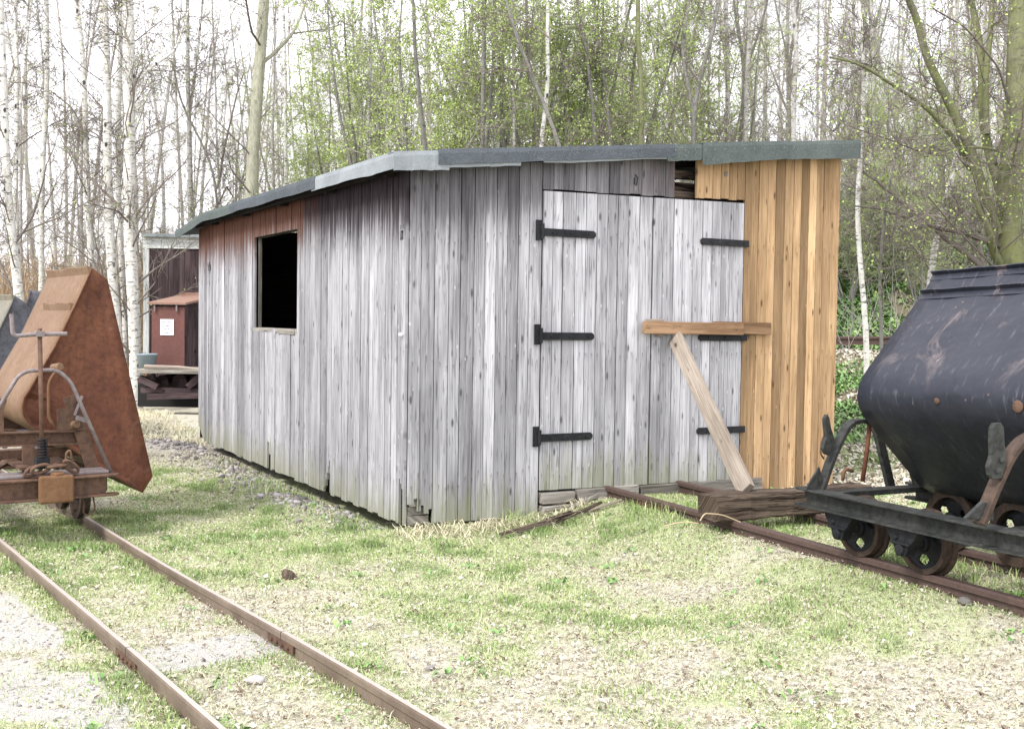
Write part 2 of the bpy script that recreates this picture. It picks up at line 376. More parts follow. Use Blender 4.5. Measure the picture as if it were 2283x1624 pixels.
M['grass'] = plain('grass_blades', [(0, (.14,.21,.075)), (.4, (.26,.365,.13)), (.65, (.42,.485,.23)), (.85, (.58,.56,.39)), (1, (.66,.60,.44))], .6)
M['litter'] = plain('leaf_litter', [(0, (.09,.06,.045)), (.3, (.26,.21,.15)), (.65, (.46,.42,.34)), (1, (.55,.52,.45))], .75)
M['gravel'] = plain('crushed_stone', [(0, (.09,.085,.08)), (.5, (.22,.205,.20)), (1, (.38,.36,.36))], .9)
M['white'] = NT('white_paper', .7).col((.75,.76,.80)).m
M['ink'] = NT('black_ink', .7).col((.16,.16,.22)).m
M['red_cab'] = rusty('faded_red_paint', (.13,.062,.055), (.16,.075,.065), (.11,.052,.048), (.25,.22,.08), .6, .6)
M['lid'] = rusty('salmon_lid_paint', (.26,.15,.12), (.26,.18,.13), (.20,.12,.10), (.45,.33,.25), .6)
M['bucket'] = NT('grey_blue_plastic', .4).col((.22,.28,.31)).m
M['black'] = NT('near_black_wood', .9).col((.02,.02,.02)).m  # even near-black, for the ground beam and the box under the deck

# ------------------------------------------------------------------ ground
def axis(lo, hi, a, b, fine, g):
    xs = list(np.arange(a, b, fine)); st = fine; x = b
    while x < hi: xs.append(x); st *= g; x += st
    xs.append(hi); st = fine; x = a-fine; L = []
    while x > lo: L.append(x); st *= g; x -= st
    L.append(lo); return np.array(L[::-1]+xs)
gx = axis(-400, 400, -6, 7, .05, 1.09); gy = axis(-60, 700, 2.5, 13, .05, 1.07)
X, Y = np.meshgrid(gx, gy); nx, ny = len(gx), len(gy)
Z = hgt(X, Y)
idx = np.arange(nx*ny).reshape(ny, nx)
FQ = np.stack([idx[:-1,:-1], idx[:-1,1:], idx[1:,1:], idx[1:,:-1]], -1).reshape(-1, 4)
def greenf(x, y):
    g = fbm(x, y, .9, 21, 4)*.6+fbm(x, y, 3.3, 31, 3)*.4
    # greener along the shed side and the rails, barer to the lower left
    s = (x-C_R[0])*cR[0]+(y-C_R[1])*cR[1]; sl = (x-C_L[0])*cL[0]+(y-C_L[1])*cL[1]
    g = g+.12*ss(5.0, 7.0, y)*(1-ss(-.8,-.2, s))*ss(12, 9.5, y)-.2*ss(11, 13, y)+.10*np.exp(-((np.abs(sl)-.35)/.16)**2)+.14*np.exp(-((s)/.8)**2)
    g = g-.10*ss(-1.9, -2.4, x+.25*(y-4))*ss(6.8, 6, y)
    return g
def sandf(x, y):
    sl = (x-C_L[0])*cL[0]+(y-C_L[1])*cL[1]; tl = (x-C_L[0])*dL[0]+(y-C_L[1])*dL[1]
    q = ss(-.36, -.52, sl)*(fbm(x, y, 2.3, 41, 3)*1.5+.02)*ss(6.6, 5.6, y)
    q = np.maximum(q, 1.1*np.exp(-((tl-1.15)/.22)**2)*ss(.42, .3, np.abs(sl)))
    return np.clip(ss(.42, .62, q), 0, 1)
def gravf(x, y):
    a = (x-O_S[0])*cS[0]+(y-O_S[1])*cS[1]; b = (x-O_S[0])*dS[0]+(y-O_S[1])*dS[1]
    return np.exp(-((a+.30)/.30)**2)*ss(.2, .7, b)*(1-ss(6.8, 7.6, b))+np.exp(-((b-6.9)/.8)**2)*np.exp(-((a+.6)/1.1)**2)
def ground_mat():
    n = NT('ground_surface', 1., .0); p = n.pos(); gr = n.attr('green'); sa = n.attr('sand'); gv = n.attr('gravelly'); wd = n.attr('woody')
    f = n.noise(p, 45, 4, .7); m = n.noise(p, 9, 5, .7); v = n.voro(p, 60)
    soil = n.mix(n.ramp(f, [(.35, 0), (.62, 1)]), (.36,.33,.26), (.62,.60,.50))
    soil = n.mix(n.math('MULTIPLY', n.ramp(m, [(.5, 0), (.66, 1)]), .5), soil, (.20,.15,.11))
    grn = n.mix(f, (.32,.37,.19), (.52,.56,.34))
    k = n.mr(n.math('ADD', gr, n.math('MULTIPLY', n.math('SUBTRACT', f, .5), .35)), .46, .62)
    c = n.mix(n.math('MULTIPLY', k, .8), soil, grn)
    sand = n.mix(n.ramp(n.noise(p, 120, 3, .6), [(.35, 0), (.6, 1)]), (.34,.325,.30), (.56,.545,.51))
    c = n.mix(n.math('MULTIPLY', sa, n.ramp(m, [(.3, .6), (.5, 1)])), c, sand)
    c = n.mix(n.math('MULTIPLY', gv, .8), c, n.mix(v, (.12,.11,.11), (.35,.33,.33)))
    c = n.mix(wd, c, n.mix(m, (.14,.13,.08), (.34,.31,.22)))
    n.col(c); n.bump(n.math('ADD', n.noise(p, 70, 4, .7), m), .8, .03); return n.m
go = np_mesh('ground', np.stack([X, Y, Z], -1).reshape(-1, 3), FQ, [ground_mat()], smooth=True)
for nm, fn in (('green', greenf), ('sand', sandf), ('gravelly', gravf), ('woody', lambda x, y: np.clip(ss(10.5, 14, y)*ss(0, 4, x)*ss(.3,.6,fbm(x,y,.8,77)+.2*ss(17,20,y))+ss(22, 30, y), 0, 1))):
    a = go.data.attributes.new(nm, 'FLOAT', 'POINT'); a.data.foreach_set('value', np.clip(fn(X, Y), 0, 2).ravel().astype('f'))
tag(go, kind='structure')

def inside_shed(x, y, m=0.):
    a = (x-O_S[0])*cS[0]+(y-O_S[1])*cS[1]; b = (x-O_S[0])*dS[0]+(y-O_S[1])*dS[1]
    return (a > -m+.03) & (a < 4.0) & (b > -m+.02) & (b < 6.0)
def scatter(n, x0, x1, y0, y1, fall=1.0):
    """world positions, denser towards the camera"""
    r = rng.random(n*2)**fall
    y = y0+(y1-y0)*r; x = rng.uniform(x0, x1, n*2)
    k = (np.abs(x) < y*.52+.4) & ~inside_shed(x, y)
    return x[k][:n], y[k][:n]
def blades(x, y, hgt_, w, lean, tone, name, mat, label, cat=None, curl=.5, zoff=0):
    n = len(x); z = hgt(x, y)-.004+zoff; a = rng.uniform(0, 2*pi, n); b = rng.uniform(0, 2*pi, n)
    dx, dy = np.cos(a)*w, np.sin(a)*w; lx, ly = np.cos(b)*lean*hgt_, np.sin(b)*lean*hgt_
    V = np.zeros((n, 5, 3))
    V[:, 0] = np.stack([x-dx, y-dy, z], -1); V[:, 1] = np.stack([x+dx, y+dy, z], -1)
    V[:, 2] = np.stack([x+dx*.7+lx*.35, y+dy*.7+ly*.35, z+hgt_*.6], -1); V[:, 3] = np.stack([x-dx*.7+lx*.35, y-dy*.7+ly*.35, z+hgt_*.6], -1)
    V[:, 4] = np.stack([x+lx, y+ly, z+hgt_*(1-curl*np.clip(lean, 0, 1)*.6)], -1)
    i = np.arange(n)[:, None]*5
    T = np.concatenate([i+[0, 1, 2], i+[0, 2, 3], i+[3, 2, 4]], 1).reshape(-1, 3)
    o = np_mesh(name, V.reshape(-1, 3), T, [mat], tone=np.repeat(tone, 5))
    return tag(o, label, cat, kind='stuff')
# grass
xs, ys = scatter(560000, -5, 5.6, 3.6, 12.0, 1.0)
g = greenf(xs, ys); keep = rng.random(len(xs)) < np.clip((g-.40)*3.2, .22, 1)*(1-.88*sandf(xs, ys))*(1-.75*np.clip(gravf(xs, ys), 0, 1)); xs, ys, g = xs[keep], ys[keep], g[keep]
tuft = ss(.55, .75, fbm(xs, ys, 4.5, 61, 2))
hh = rng.uniform(.008, .026, len(xs))*(.6+1.3*np.clip(g-.4, 0, .5)*2)*(1+.8*tuft)
tn = np.clip(rng.normal(.64, .18, len(xs))-.34*tuft+.6*(.56-g), 0, 1)
blades(xs, ys, hh, rng.uniform(.0012, .0024, len(xs)), rng.uniform(.2, 1.2, len(xs)), tn, 'grass', M['grass'], 'short patchy green and straw grass over the open yard')
print('grass blades', len(xs))
# longer tufts along walls, rails, log
tx, ty, th = [], [], []
def tuft_at(P, n, r, h):
    tx.append(rng.normal(P[0], r, n)); ty.append(rng.normal(P[1], r, n)); th.append(rng.uniform(.35, 1, n)*h)
for (u, v, n, r, h) in [(970,1178,140,.10,.12),(1010,1180,90,.06,.10),(1145,1172,130,.07,.19),(1160,1165,80,.05,.15),(1060,1180,90,.12,.09),(1210,1165,80,.06,.11),(1270,1150,60,.06,.10),
        (1480,1158,200,.14,.13),(1520,1170,150,.12,.12),(1440,1145,90,.10,.10),(1500,1105,120,.12,.08),(1800,1185,70,.06,.10),(1700,1200,50,.05,.09),(1970,1245,120,.10,.10),(2000,1260,90,.10,.08),(2090,1285,120,.06,.10),(2130,1300,120,.08,.09),
        (2200,1290,200,.18,.09),(2260,1300,160,.15,.09),(2240,1265,150,.2,.07),(2160,1320,60,.06,.08),(1860,1250,80,.08,.07),(1900,1262,80,.06,.07),(2020,1290,80,.07,.07),(2050,1310,60,.05,.07),
        (610,1105,200,.16,.13),(590,1090,160,.16,.12),(700,1120,60,.06,.09),(490,1040,90,.2,.08),(560,1050,90,.2,.09),(690,1150,50,.08,.08),(860,1178,60,.06,.07),(910,1180,60,.05,.08),
        (1100,1290,60,.05,.035),(1090,1450,90,.05,.055),(955,1395,120,.10,.04),(1330,1540,120,.07,.05),(1430,1550,120,.07,.055),(800,1480,70,.05,.05),(880,1500,60,.04,.05),(240,1480,120,.05,.05),(270,1560,140,.06,.05),(120,1350,80,.05,.04),(150,1490,40,.03,.03),(380,1570,140,.08,.06),
        (60,1210,120,.12,.07),(130,1180,120,.15,.07),(200,1160,120,.12,.07),(260,1170,100,.10,.06),(30,1260,90,.10,.06),(390,1400,60,.05,.05),(730,1500,60,.05,.04),(560,1390,60,.05,.035)]:
    tuft_at(on_z(u, v, .1 if u > 1300 and v < 1350 else 0), n, r, h)
for base, c_, z0, s0 in ((C_L, cL, 0, .325), (C_L, cL, 0, -.325)):
    for k in range(55):
        t = rng.uniform(-.3, 5); P = base+c_*(s0+rng.choice([-.07, .07]))+dL*t
        tuft_at(P, rng.integers(8, 45), .035, rng.uniform(.03, .065))
x = np.concatenate(tx); y = np.concatenate(ty); h = np.concatenate(th); k = ~inside_shed(x, y); x, y, h = x[k], y[k], h[k]
blades(x, y, h, rng.uniform(.0015, .003, len(x)), rng.uniform(.1, .9, len(x)), np.clip(rng.normal(.42, .22, len(x)), 0, 1), 'long_grass', M['grass'], 'longer green grass tufts along the shed foot, rails and log')
# straw by the shed corner
x = rng.uniform(-.75, 1.1, 900); 
a = rng.uniform(-.1, 1.4, 900); b = -rng.exponential(.12, 900)-.05
P = O_S[None]+a[:, None]*cS+b[:, None]*dS
a2 = rng.uniform(-2.6, .3, 14000); b2 = rng.uniform(6.3, 14, 14000); P2 = O_S[None]+a2[:, None]*cS+b2[:, None]*dS
P = np.concatenate([P, P2])
blades(P[:, 0], P[:, 1], rng.uniform(.05, .14, len(P)), rng.uniform(.002, .0045, len(P)), rng.uniform(.9, 2.2, len(P)), rng.uniform(.85, 1, len(P)), 'straw', M['grass'], 'pale dry straw lying along the foot of the shed', curl=.8)
xs, ys = scatter(90000, -5, 5.6, 3.6, 12, 1.0); k = rng.random(len(xs)) < (.25+.9*fbm(xs, ys, 2.1, 83, 3))*(1-.7*sandf(xs, ys)); xs, ys = xs[k], ys[k]
blades(xs, ys, rng.uniform(.012, .04, len(xs)), rng.uniform(.0012, .0022, len(xs)), rng.uniform(1.2, 2.6, len(xs)), np.clip(rng.normal(.85, .14, len(xs)), 0, 1), 'dry_grass', M['grass'], 'short dry bleached grass lying over the yard', curl=.8)
# leaf litter
def litter(name, x, y, size, tone, label, up=.0, mat='litter', tilt=.5):
    n = len(x); z = hgt(x, y)+rng.uniform(.001, .012, n)+up; a = rng.uniform(0, 2*pi, n)
    e1 = np.stack([np.cos(a), np.sin(a), rng.normal(0, tilt*.6, n)], -1); e2 = np.stack([-np.sin(a), np.cos(a), rng.normal(0, tilt*.6, n)], -1)
    c = np.stack([x, y, z+size*.15], -1); s = size[:, None]; w = (size*rng.uniform(.35, .8, n))[:, None]
    bend = (size*rng.uniform(-.1, .45, n))[:, None]*np.array([0, 0, 1.])
    V = np.stack([c-e1*s*.5, c+e2*w*.5+bend, c+e1*s*.5, c-e2*w*.5+bend], 1).reshape(-1, 3)
    i = np.arange(n)[:, None]*4; T = np.concatenate([i+[0, 3, 1], i+[1, 3, 2]], 1).reshape(-1, 3)
    return tag(np_mesh(name, V, T, [M[mat]], tone=np.repeat(tone, 4)), label, kind='stuff')
x, y = scatter(120000, -5, 6, 3.6, 12.0, 1.1)
den = (.35+.9*fbm(x, y, 1.6, 91, 3))*(1-.75*sandf(x, y)); k = rng.random(len(x)) < den; x, y = x[k], y[k]
litter('leaf_litter', x, y, rng.uniform(.008, .023, len(x))*(1+(rng.random(len(x)) < .05)*.8), np.where(rng.random(len(x)) < .27, rng.uniform(0, .2, len(x)), np.clip(rng.normal(.66, .22, len(x)), 0, 1)), 'pale dry leaf litter strewn over the yard')
x = rng.uniform(2.5, 9, 20000); y = rng.uniform(9.5, 19, 20000)
litter('woodland_litter', x, y, rng.uniform(.03, .09, len(x)), np.clip(rng.normal(.72, .2, len(x)), 0, 1), 'brown leaf litter on the slope behind the shed')
# small broad leaved weeds in rosettes
cx_, cy_ = scatter(150, -4, 5, 3.9, 9.5); k = rng.integers(0, len(cx_), 1500)
litter('low_weeds', cx_[k]+rng.normal(0, .03, 1500), cy_[k]+rng.normal(0, .03, 1500), rng.uniform(.015, .04, 1500), np.clip(rng.normal(.7, .2, 1500), 0, 1), 'small broad leaved weeds dotted over the yard', up=.006, mat='ivy', tilt=.9)
# gravel stones
def stones(name, x, y, r, label, mat='gravel', tone=None):
    n = len(x); z = hgt(x, y)+r*.25; B = np.array(ICO[0]); nf = np.array(ICO[1])
    S = rng.uniform(.65, 1.15, (n, 12, 1))*r[:, None, None]; sc = np.stack([rng.uniform(.7, 1.2, n), rng.uniform(.7, 1.2, n), rng.uniform(.45, .8, n)], -1)[:, None]
    V = B[None]*S*sc; a = rng.uniform(0, 6.3, n); ca, sa_ = np.cos(a)[:, None], np.sin(a)[:, None]
    V = np.stack([V[..., 0]*ca-V[..., 1]*sa_, V[..., 0]*sa_+V[..., 1]*ca, V[..., 2]], -1)+np.stack([x, y, z], -1)[:, None]
    T = (np.arange(n)[:, None, None]*12+nf[None]).reshape(-1, 3)
    tn = rng.random(n) if tone is None else tone
    return tag(np_mesh(name, V.reshape(-1, 3), T, [M[mat]], tone=np.repeat(tn, 12)), label, kind='stuff')
a = rng.normal(-.28, .18, 3600); b = rng.uniform(.15, 7.6, 3600)
P = O_S[None]+a[:, None]*cS+b[:, None]*dS
a = rng.normal(-.9, .8, 1800); b = rng.normal(7.0, .7, 1800); P = np.concatenate([P, O_S[None]+a[:, None]*cS+b[:, None]*dS])
k = ~inside_shed(P[:, 0], P[:, 1], .02) & (rng.random(len(P)) < .25+.9*ss(.4, .6, fbm(P[:, 0], P[:, 1], 1.6, 17)));  P = P[k]
stones('gravel', P[:, 0], P[:, 1], rng.uniform(.008, .022, len(P))*(1+(rng.random(len(P)) < .25)*.9), 'grey crushed stone along the foot of the long shed wall')
x, y = scatter(9000, -4.5, 5, 3.6, 8); k = rng.random(len(x)) < .12+.85*sandf(x, y); x, y = x[k], y[k]
stones('pebbles', x, y, rng.uniform(.003, .011, len(x)), 'small pale pebbles scattered over the bare yard', tone=rng.uniform(.4, 1, len(x)))

# single stones and bits in the yard
def single(name, u, v, z, r, mat, label, cat, sq=.7, tone=.5):
    P = on_z(u, v, z); m = MB(); m.rock((0, 0, r*.3), r, tone, sq); o = m.build(name, mat, bevel=r*.15); o.location = (P[0], P[1], float(hgt(P[0], P[1]))); tag(o, label, cat); return o
single('broken_brick', 642, 1288, 0, .055, M['rot'], 'dark red brown broken brick lying on the grass', 'brick', .8)
single('stone', 2150, 1402, .03, .04, M['gravel'], 'round dark grey stone in the grass below the right track', 'stone', .8, .15)
single('stone', 568, 1520, 0, .045, M['gravel'], 'pale grey stone against the right rail of the left track', 'stone', .7, .9)
single('stone', 960, 1640-150, 0, .03, M['gravel'], 'small blue grey stone in the grass beside the front rail', 'stone', .6, .5)
o = single('stone', 1600, 1093, .1, .075, M['white'], 'white stone block lying under the right door leaf', 'stone', .8)
single('stone', 1570, 1090, .1, .05, M['gravel'], 'small pale grey stone beside the white block under the door', 'stone', .6, .95)

# ------------------------------------------------------------------ shed
shed = empty('wooden_shed', O_S, -HS, 'large weathered grey plank shed with felt roof and orange new boards at right', 'shed')
nS, nF = cS, dS
def FR(u, v, b=0.):   # pixel -> (a, z) on the plane of the front wall
    P = on_plane(u, v, O_S+dS*b, dS)-O_S; return np.dot(P, cS), P[2]
def SD(u, v, a=0.):
    P = on_plane(u, v, O_S+cS*a, cS)-O_S; return np.dot(P, dS), P[2]
PID = [0]
def plank_box(mb, side, u0, u1, zb0, zb1, zt0, zt1, d0, d1, tone, pid, us, fb, ft, lean=0.):
    """side 'F': x=u, y=-d ; side 'S': x=-d, y=u ; d0 inner .. d1 outer"""
    c = []
    for (u, zb, zt) in ((u0, zb0, zt0), (u1, zb1, zt1)):
        for d in (d0, d1):
            for z in (zb, zt):
                c.append((u, d, z))
    V = [];wc=[];st=[]
    for (u, d, z) in c:
        V.append((u, -d, z) if side == 'F' else (-d, u, z)); wc.append((u, z, pid*3.7)); st.append((ft(u)-z, z-fb(u), us))
    # order: u0d0b,u0d0t,u0d1b,u0d1t,u1d0b,u1d0t,u1d1b,u1d1t
    f = [(2,6,7,3),(0,1,5,4),(0,2,3,1),(4,5,7,6),(1,3,7,5),(0,4,6,2)]
    if side == 'S': f = [q[::-1] for q in f]
    mb.add(V, f, tone, wc, st)
def planks(mb, side, edges, fb, ft, holes=(), d0=0., th=.022, gap=.004, tones=None, stain=1., jd=.003, rag=.006, fbs=0):
    for i in range(len(edges)-1):
        u0, u1 = edges[i], edges[i+1]; PID[0] += 1; pid = PID[0]
        tone = tones[i] if tones is not None else float(np.clip(rng.normal(.5, .22), 0, 1))
        cuts = [u0]+sorted({h[k] for h in holes for k in (0, 1) if u0 < h[k] < u1})+[u1]
        dd = rng.uniform(-jd, jd); rg = rng.uniform(-rag, rag); g0, g1 = gap*rng.uniform(.3, 1.2)/2, gap*rng.uniform(.3, 1.2)/2
        for k in range(len(cuts)-1):
            a, b = cuts[k], cuts[k+1]; m = (a+b)/2
            hs = sorted([h for h in holes if h[0] <= m <= h[1]], key=lambda h: h[2])
            zs = []; z = None; cur = 'bot'
            A = a+(g0 if k == 0 else 0); B = b-(g1 if k == len(cuts)-2 else 0)
            lo0, lo1 = fb(A)+rg, fb(B)+rg
            for h in hs:
                if h[2] > min(lo0, lo1)+.001: plank_box(mb, side, A, B, lo0, lo1, h[2], h[2], d0, d0+th+dd, tone, pid, stain, (lambda u: fb(u)+fbs), ft)
                lo0 = lo1 = h[3]
            if ft(m) > lo0: plank_box(mb, side, A, B, lo0, lo1, ft(A), ft(B), d0, d0+th+dd, tone, pid, stain, (lambda u: fb(u)+fbs), ft)
def edges(a, b, w0, w1):
    e = [a]
    while e[-1] < b-w1*.6: e.append(e[-1]+rng.uniform(w0, w1))
    e[-1] = b; return e
SK = .105
ztop = lambda a: 2.53+SK*a
SIDE_L = 6.08
# --- long side wall
win = (2.405, 3.765, 1.39, 2.28)
circ = lambda u, z, r, n=6: [(u+r*(2*i/n-1), u+r*(2*(i+1)/n-1), z-r*1.15*math.sqrt(max(.05, 1-((2*i+1)/n-1)**2)), z+r*1.15*math.sqrt(max(.05, 1-((2*i+1)/n-1)**2))) for i in range(n)]
bh = SD(902, 524); rh = SD(471, 597)
holesS = [win]+circ(rh[0], rh[1], .055)+[(bh[0]-.025, bh[0]+.03, bh[1]-.035, bh[1]+.03), (bh[0]-.028, bh[0]-.018, bh[1]+.04, bh[1]+.075), (bh[0]-.002, bh[0]+.008, bh[1]+.04, bh[1]+.08), (bh[0]+.022, bh[0]+.032, bh[1]+.04, bh[1]+.07)]
def notch(u0, u1, h, n=4, f=lambda t: 1-abs(2*t-1)):
    out = []
    for i in range(n):
        t = (i+.5)/n; out.append((u0+(u1-u0)*i/n, u0+(u1-u0)*(i+1)/n, 0, .06+h*f(t)))
    return out
q1 = SD(603, 1040)[0]; q2 = SD(735, 1090)[0]
holesS += notch(q1-.07, q1+.05, .25, 5, lambda t: .55+.45*(t > .3))+notch(q2-.05, q2+.10, .30, 6, lambda t: max(.1, 1-t*1.1))+notch(.02, .09, .33, 3, lambda t: .7+.3*t)
fbS = lambda b: .058+(0 if b < 5.8 else (b-5.8)*.7)
ftS = lambda b: 2.545
m = MB(); planks(m, 'S', edges(0.0, SIDE_L, .085, .165), fbS, ftS, holesS, gap=.011, jd=.004, rag=.01)
m.build('side_wall', M['grey'], shed)
# added backing boards behind the gaps, keeping light from showing through
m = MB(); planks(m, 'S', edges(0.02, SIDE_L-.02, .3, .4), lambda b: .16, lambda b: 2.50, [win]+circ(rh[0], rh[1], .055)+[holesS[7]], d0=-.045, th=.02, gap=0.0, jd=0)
# --- front wall
dl0 = 1.055; dr1 = 2.975; gapL, gapR = 2.262, 2.473
fbF = lambda a: .058-.012*a
doortop = lambda a: 2.462+.014*(a-1.05)
ztw = lambda a: ztop(a)+.028
g_ = MB()
m0, m1 = .0, dl0
tl = edges(0.0, dl0, .09, .118)
ragged = [(.0, .045, 0, .20), (.045, .075, 0, .24), (.075, .10, 0, .15), (.10, .125, 0, .19), (.125, .16, 0, .13), (.16, .19, 0, .16)]
planks(g_, 'F', [.0, .085, .19]+edges(.19, dl0, .085, .118)[1:], fbF, ztw, ragged, gap=.008, stain=.7, tones=[.42, .30]+[float(q) for q in np.clip(rng.normal(.5, .2, 30), 0, 1)])
# boards above the door
planks(g_, 'F', edges(dl0, gapL, .085, .115), lambda a: doortop(a)+.012, ztw, gap=.007, fbs=-2, stain=.6)
g_.build('front_wall', M['grey'], shed)
nw = MB(); NG = .006
TN = [.9, .55, .45, .5, .6, .75, .45]
planks(nw, 'F', list(np.linspace(gapR, dr1+.0, 7)), lambda a: doortop(a)+.02, lambda a: ztop(a)+.02, gap=NG, tones=[.95, .85, .7, .55, .62, .5], stain=.2)
zz = [558, 585, 612, 648, 680, 715, 750, 780, 812, 842, 870, 900, 934]
ed = [FR((1480+q*.616)*.9056, 700)[0] for q in zz]; ed[0] = dr1
planks(nw, 'F', ed, lambda a: .02, ztop, gap=NG, tones=[.35, .42, .7, .85, .28, .6, .95, .18, 1., .5, .62, .68], stain=.25)
nw.build('new_cladding', M['new'], shed)
AX = ed[-1]
# added light-blocking backing of front with opening for the missing boards, right/back walls, floor, gap boards
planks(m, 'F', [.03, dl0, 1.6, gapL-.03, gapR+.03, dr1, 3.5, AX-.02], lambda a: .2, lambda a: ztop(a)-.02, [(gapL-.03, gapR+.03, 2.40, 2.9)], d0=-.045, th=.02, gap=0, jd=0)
m.build('light_block_backing', M['inner'], shed)
b_ = MB()
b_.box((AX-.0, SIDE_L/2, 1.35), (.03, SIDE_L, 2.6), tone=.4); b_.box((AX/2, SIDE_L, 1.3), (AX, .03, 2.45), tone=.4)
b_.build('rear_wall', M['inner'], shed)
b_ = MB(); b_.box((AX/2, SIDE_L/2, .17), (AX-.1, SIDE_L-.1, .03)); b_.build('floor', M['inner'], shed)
b_ = MB()   # interior rails seen through the gap above the door
for z, t in ((2.44, .8), (2.53, .9), (2.60, .5), (2.69, .7)): b_.beam((gapL-.2, .12+rng.uniform(0, .03), z), (gapR+.2, .12, z+rng.uniform(-.02, .02)), .03, .07, tone=t)
b_.build('inner_rail', M['rot'], shed)
b_ = MB(); b_.beam((1.5, 2.2, .7), (1.5, 3.9, .7), .5, .03, tone=.4); b_.box((1.5, 2.9, 1.1), (.2, .35, .3), tone=.9); b_.beam((1.1, 2.5, .8), (1.1, 3.4, 1.15), .04, .04, tone=.9); b_.build('workbench', M['sleeper'], shed)
# corner posts and floor beams
b_ = MB()
for z in (.07, .135, .20, .265): b_.box((.10+rng.uniform(-.01, .01), .10, z+.012), (.16, .19, .058), tone=rng.uniform(.1, .9), jit=.003)
b_.build('corner_sleeper', M['sleeper'], shed)
b_ = MB(); b_.beam((.12, .3, .09), (.12, SIDE_L, .09), .12, .12); b_.beam((.4, .12, .09), (AX, .12, .09), .12, .12); b_.build('ground_beam', M['black'], shed)
# window frame and sill
b_ = MB()
b_.box((.02, (win[0]+win[1])/2, win[2]-.012), (.09, win[1]-win[0]+.03, .035), tone=.7)
b_.box((-.012, win[0]+.30, win[2]-.02), (.035, .5, .045), tone=.95)
for y in (win[0]+.008, win[1]-.008): b_.box((.035, y, (win[2]+win[3])/2), (.03, .016, win[3]-win[2]), tone=.2)
b_.box((.03, (win[0]+win[1])/2, win[3]+.012), (.085, win[1]-win[0], .024), tone=.3)
b_.build('window_frame', M['sleeper'], shed)
b_ = MB(); b_.revolve([(0, .0), (.0, .012), (.02, .014), (.028, .009), (.03, 0)], (-.022, .045, SD(937, 747)[1]), (-1, 0, 0), 12); b_.build('insulator_knob', M['white'], shed, smooth=True)
# --- doors
split = FR(1447, 700)[0]
for (a0, a1, hx0, hx1, seamdir) in ((dl0+.006, split-.005, dl0-.02, 1.515, 1), (split+.005, dr1-.006, 2.515, dr1+.035, -1)):
    d_ = MB()
    e = edges(a0, a1, .086, .108)
    planks(d_, 'F', e, lambda a: .238-.010*(a-1.05), lambda a: doortop(a)-.004, d0=.006, th=.022, gap=.008, rag=.002, stain=0)
    dr = d_.build('door', M['door'], shed)
    for zc in (2.16, 1.385, .645):
        h_ = MB()
        if seamdir == 1:
            z0 = FR(1262, {2.16: 521, 1.385: 749, .645: 972}[zc])[1]
            h_.prism([(hx0+.02, -.046, z0-.028), (hx1-.02, -.046, z0-.028), (hx1, -.046, z0-.012), (hx1, -.046, z0+.012), (hx1-.02, -.046, z0+.028), (hx0+.02, -.046, z0+.028)], (0, .014, 0))
            h_.box((hx0-.015, -.035, z0+.012), (.045, .012, .15)); h_.tube([(hx0+.012, -.046, z0-.05), (hx0+.012, -.046, z0+.06)], .014, 10)
        else:
            z0 = FR(1605, {2.16: 541, 1.385: 752, .645: 957}[zc])[1]
            h_.prism([(hx1, -.046, z0-.027), (hx1, -.046, z0+.027), (hx0+.02, -.046, z0+.027), (hx0, -.046, z0+.012), (hx0, -.046, z0-.012), (hx0+.02, -.046, z0-.027)], (0, .014, 0))
        for bx in np.linspace(hx0+.1, hx1-.06, 3): h_.revolve([(0, .009), (.005, .008), (.007, 0)], (bx, -.046, z0), (0, -1, 0), 8)
        h_.build('hinge_strap', M['iron_black'], dr)
# lock hole marks, small hooks
b_ = MB(); q = FR(1411, 400); b_.tube([(q[0], -.03, q[1]+.035), (q[0]+.018, -.034, q[1]+.01), (q[0]+.01, -.034, q[1]-.045), (q[0]-.012, -.034, q[1]-.04), (q[0]-.008, -.034, q[1]+.01)], .004, 6)
b_.build('iron_hook', M['iron_black'], shed)
b_ = MB(); q = FR(1782/1.0*1-0, 420); q = FR((1480+490*.616)*.9056, (340+145*.616)*.9056); b_.revolve([(0, .012), (.006, .02), (.009, .014), (.009, .006), (.002, 0)], (q[0], -.024, q[1]), (0, -1, 0), 14); b_.build('washer', M['steel'], shed)
# --- foundation sleepers under the door
for (p0, p1, z, w, lb, tn_) in ((1.07, 1.40, .075, .10, 0, .8), (1.42, 1.80, .10, .11, 1, .6), (1.07, 1.36, .18, .08, 2, .3), (1.38, 1.95, .19, .08, 3, .5), (1.97, 3.2, .17, .10, 4, .2)):
    b_ = MB(); b_.beam((p0, .02-.01*(lb < 2)*3, z), (p1, .02, z), .16, w, tone=tn_, jit=.004); b_.build('sill_beam', M['sleeper'], shed, bevel=.006)
# --- roof
oa, ob = .16, .12
zR = lambda a: ztop(a)+.03
rf = MB()
A0, A1 = -oa, FR(1913, 335, -ob)[0]; B0, B1 = -ob, SIDE_L+.55
nA, nB = 24, 30
top = []; 
tv = []
for j in range(nB+1):
    for i in range(nA+1):
        a = A0+(A1-A0)*i/nA; b = B0+(B1-B0)*j/nB
        tv.append((a, b, zR(a)+.075+.006*sin(a*5+b*3)+rng.uniform(-.003, .003)-.10*ss(5.2, 6.6, b)))
fz = [(j*(nA+1)+i, j*(nA+1)+i+1, (j+1)*(nA+1)+i+1, (j+1)*(nA+1)+i) for j in range(nB) for i in range(nA)]
rf.add(tv, fz)
low = [(x, y, z-.06) for x, y, z in tv]; rf.add(low, [f[::-1] for f in fz])
N1 = (nA+1)
def rim(ids):
    base = len(tv)
    return [(ids[k], ids[k]+base, ids[k+1]+base, ids[k+1]) for k in range(len(ids)-1)]
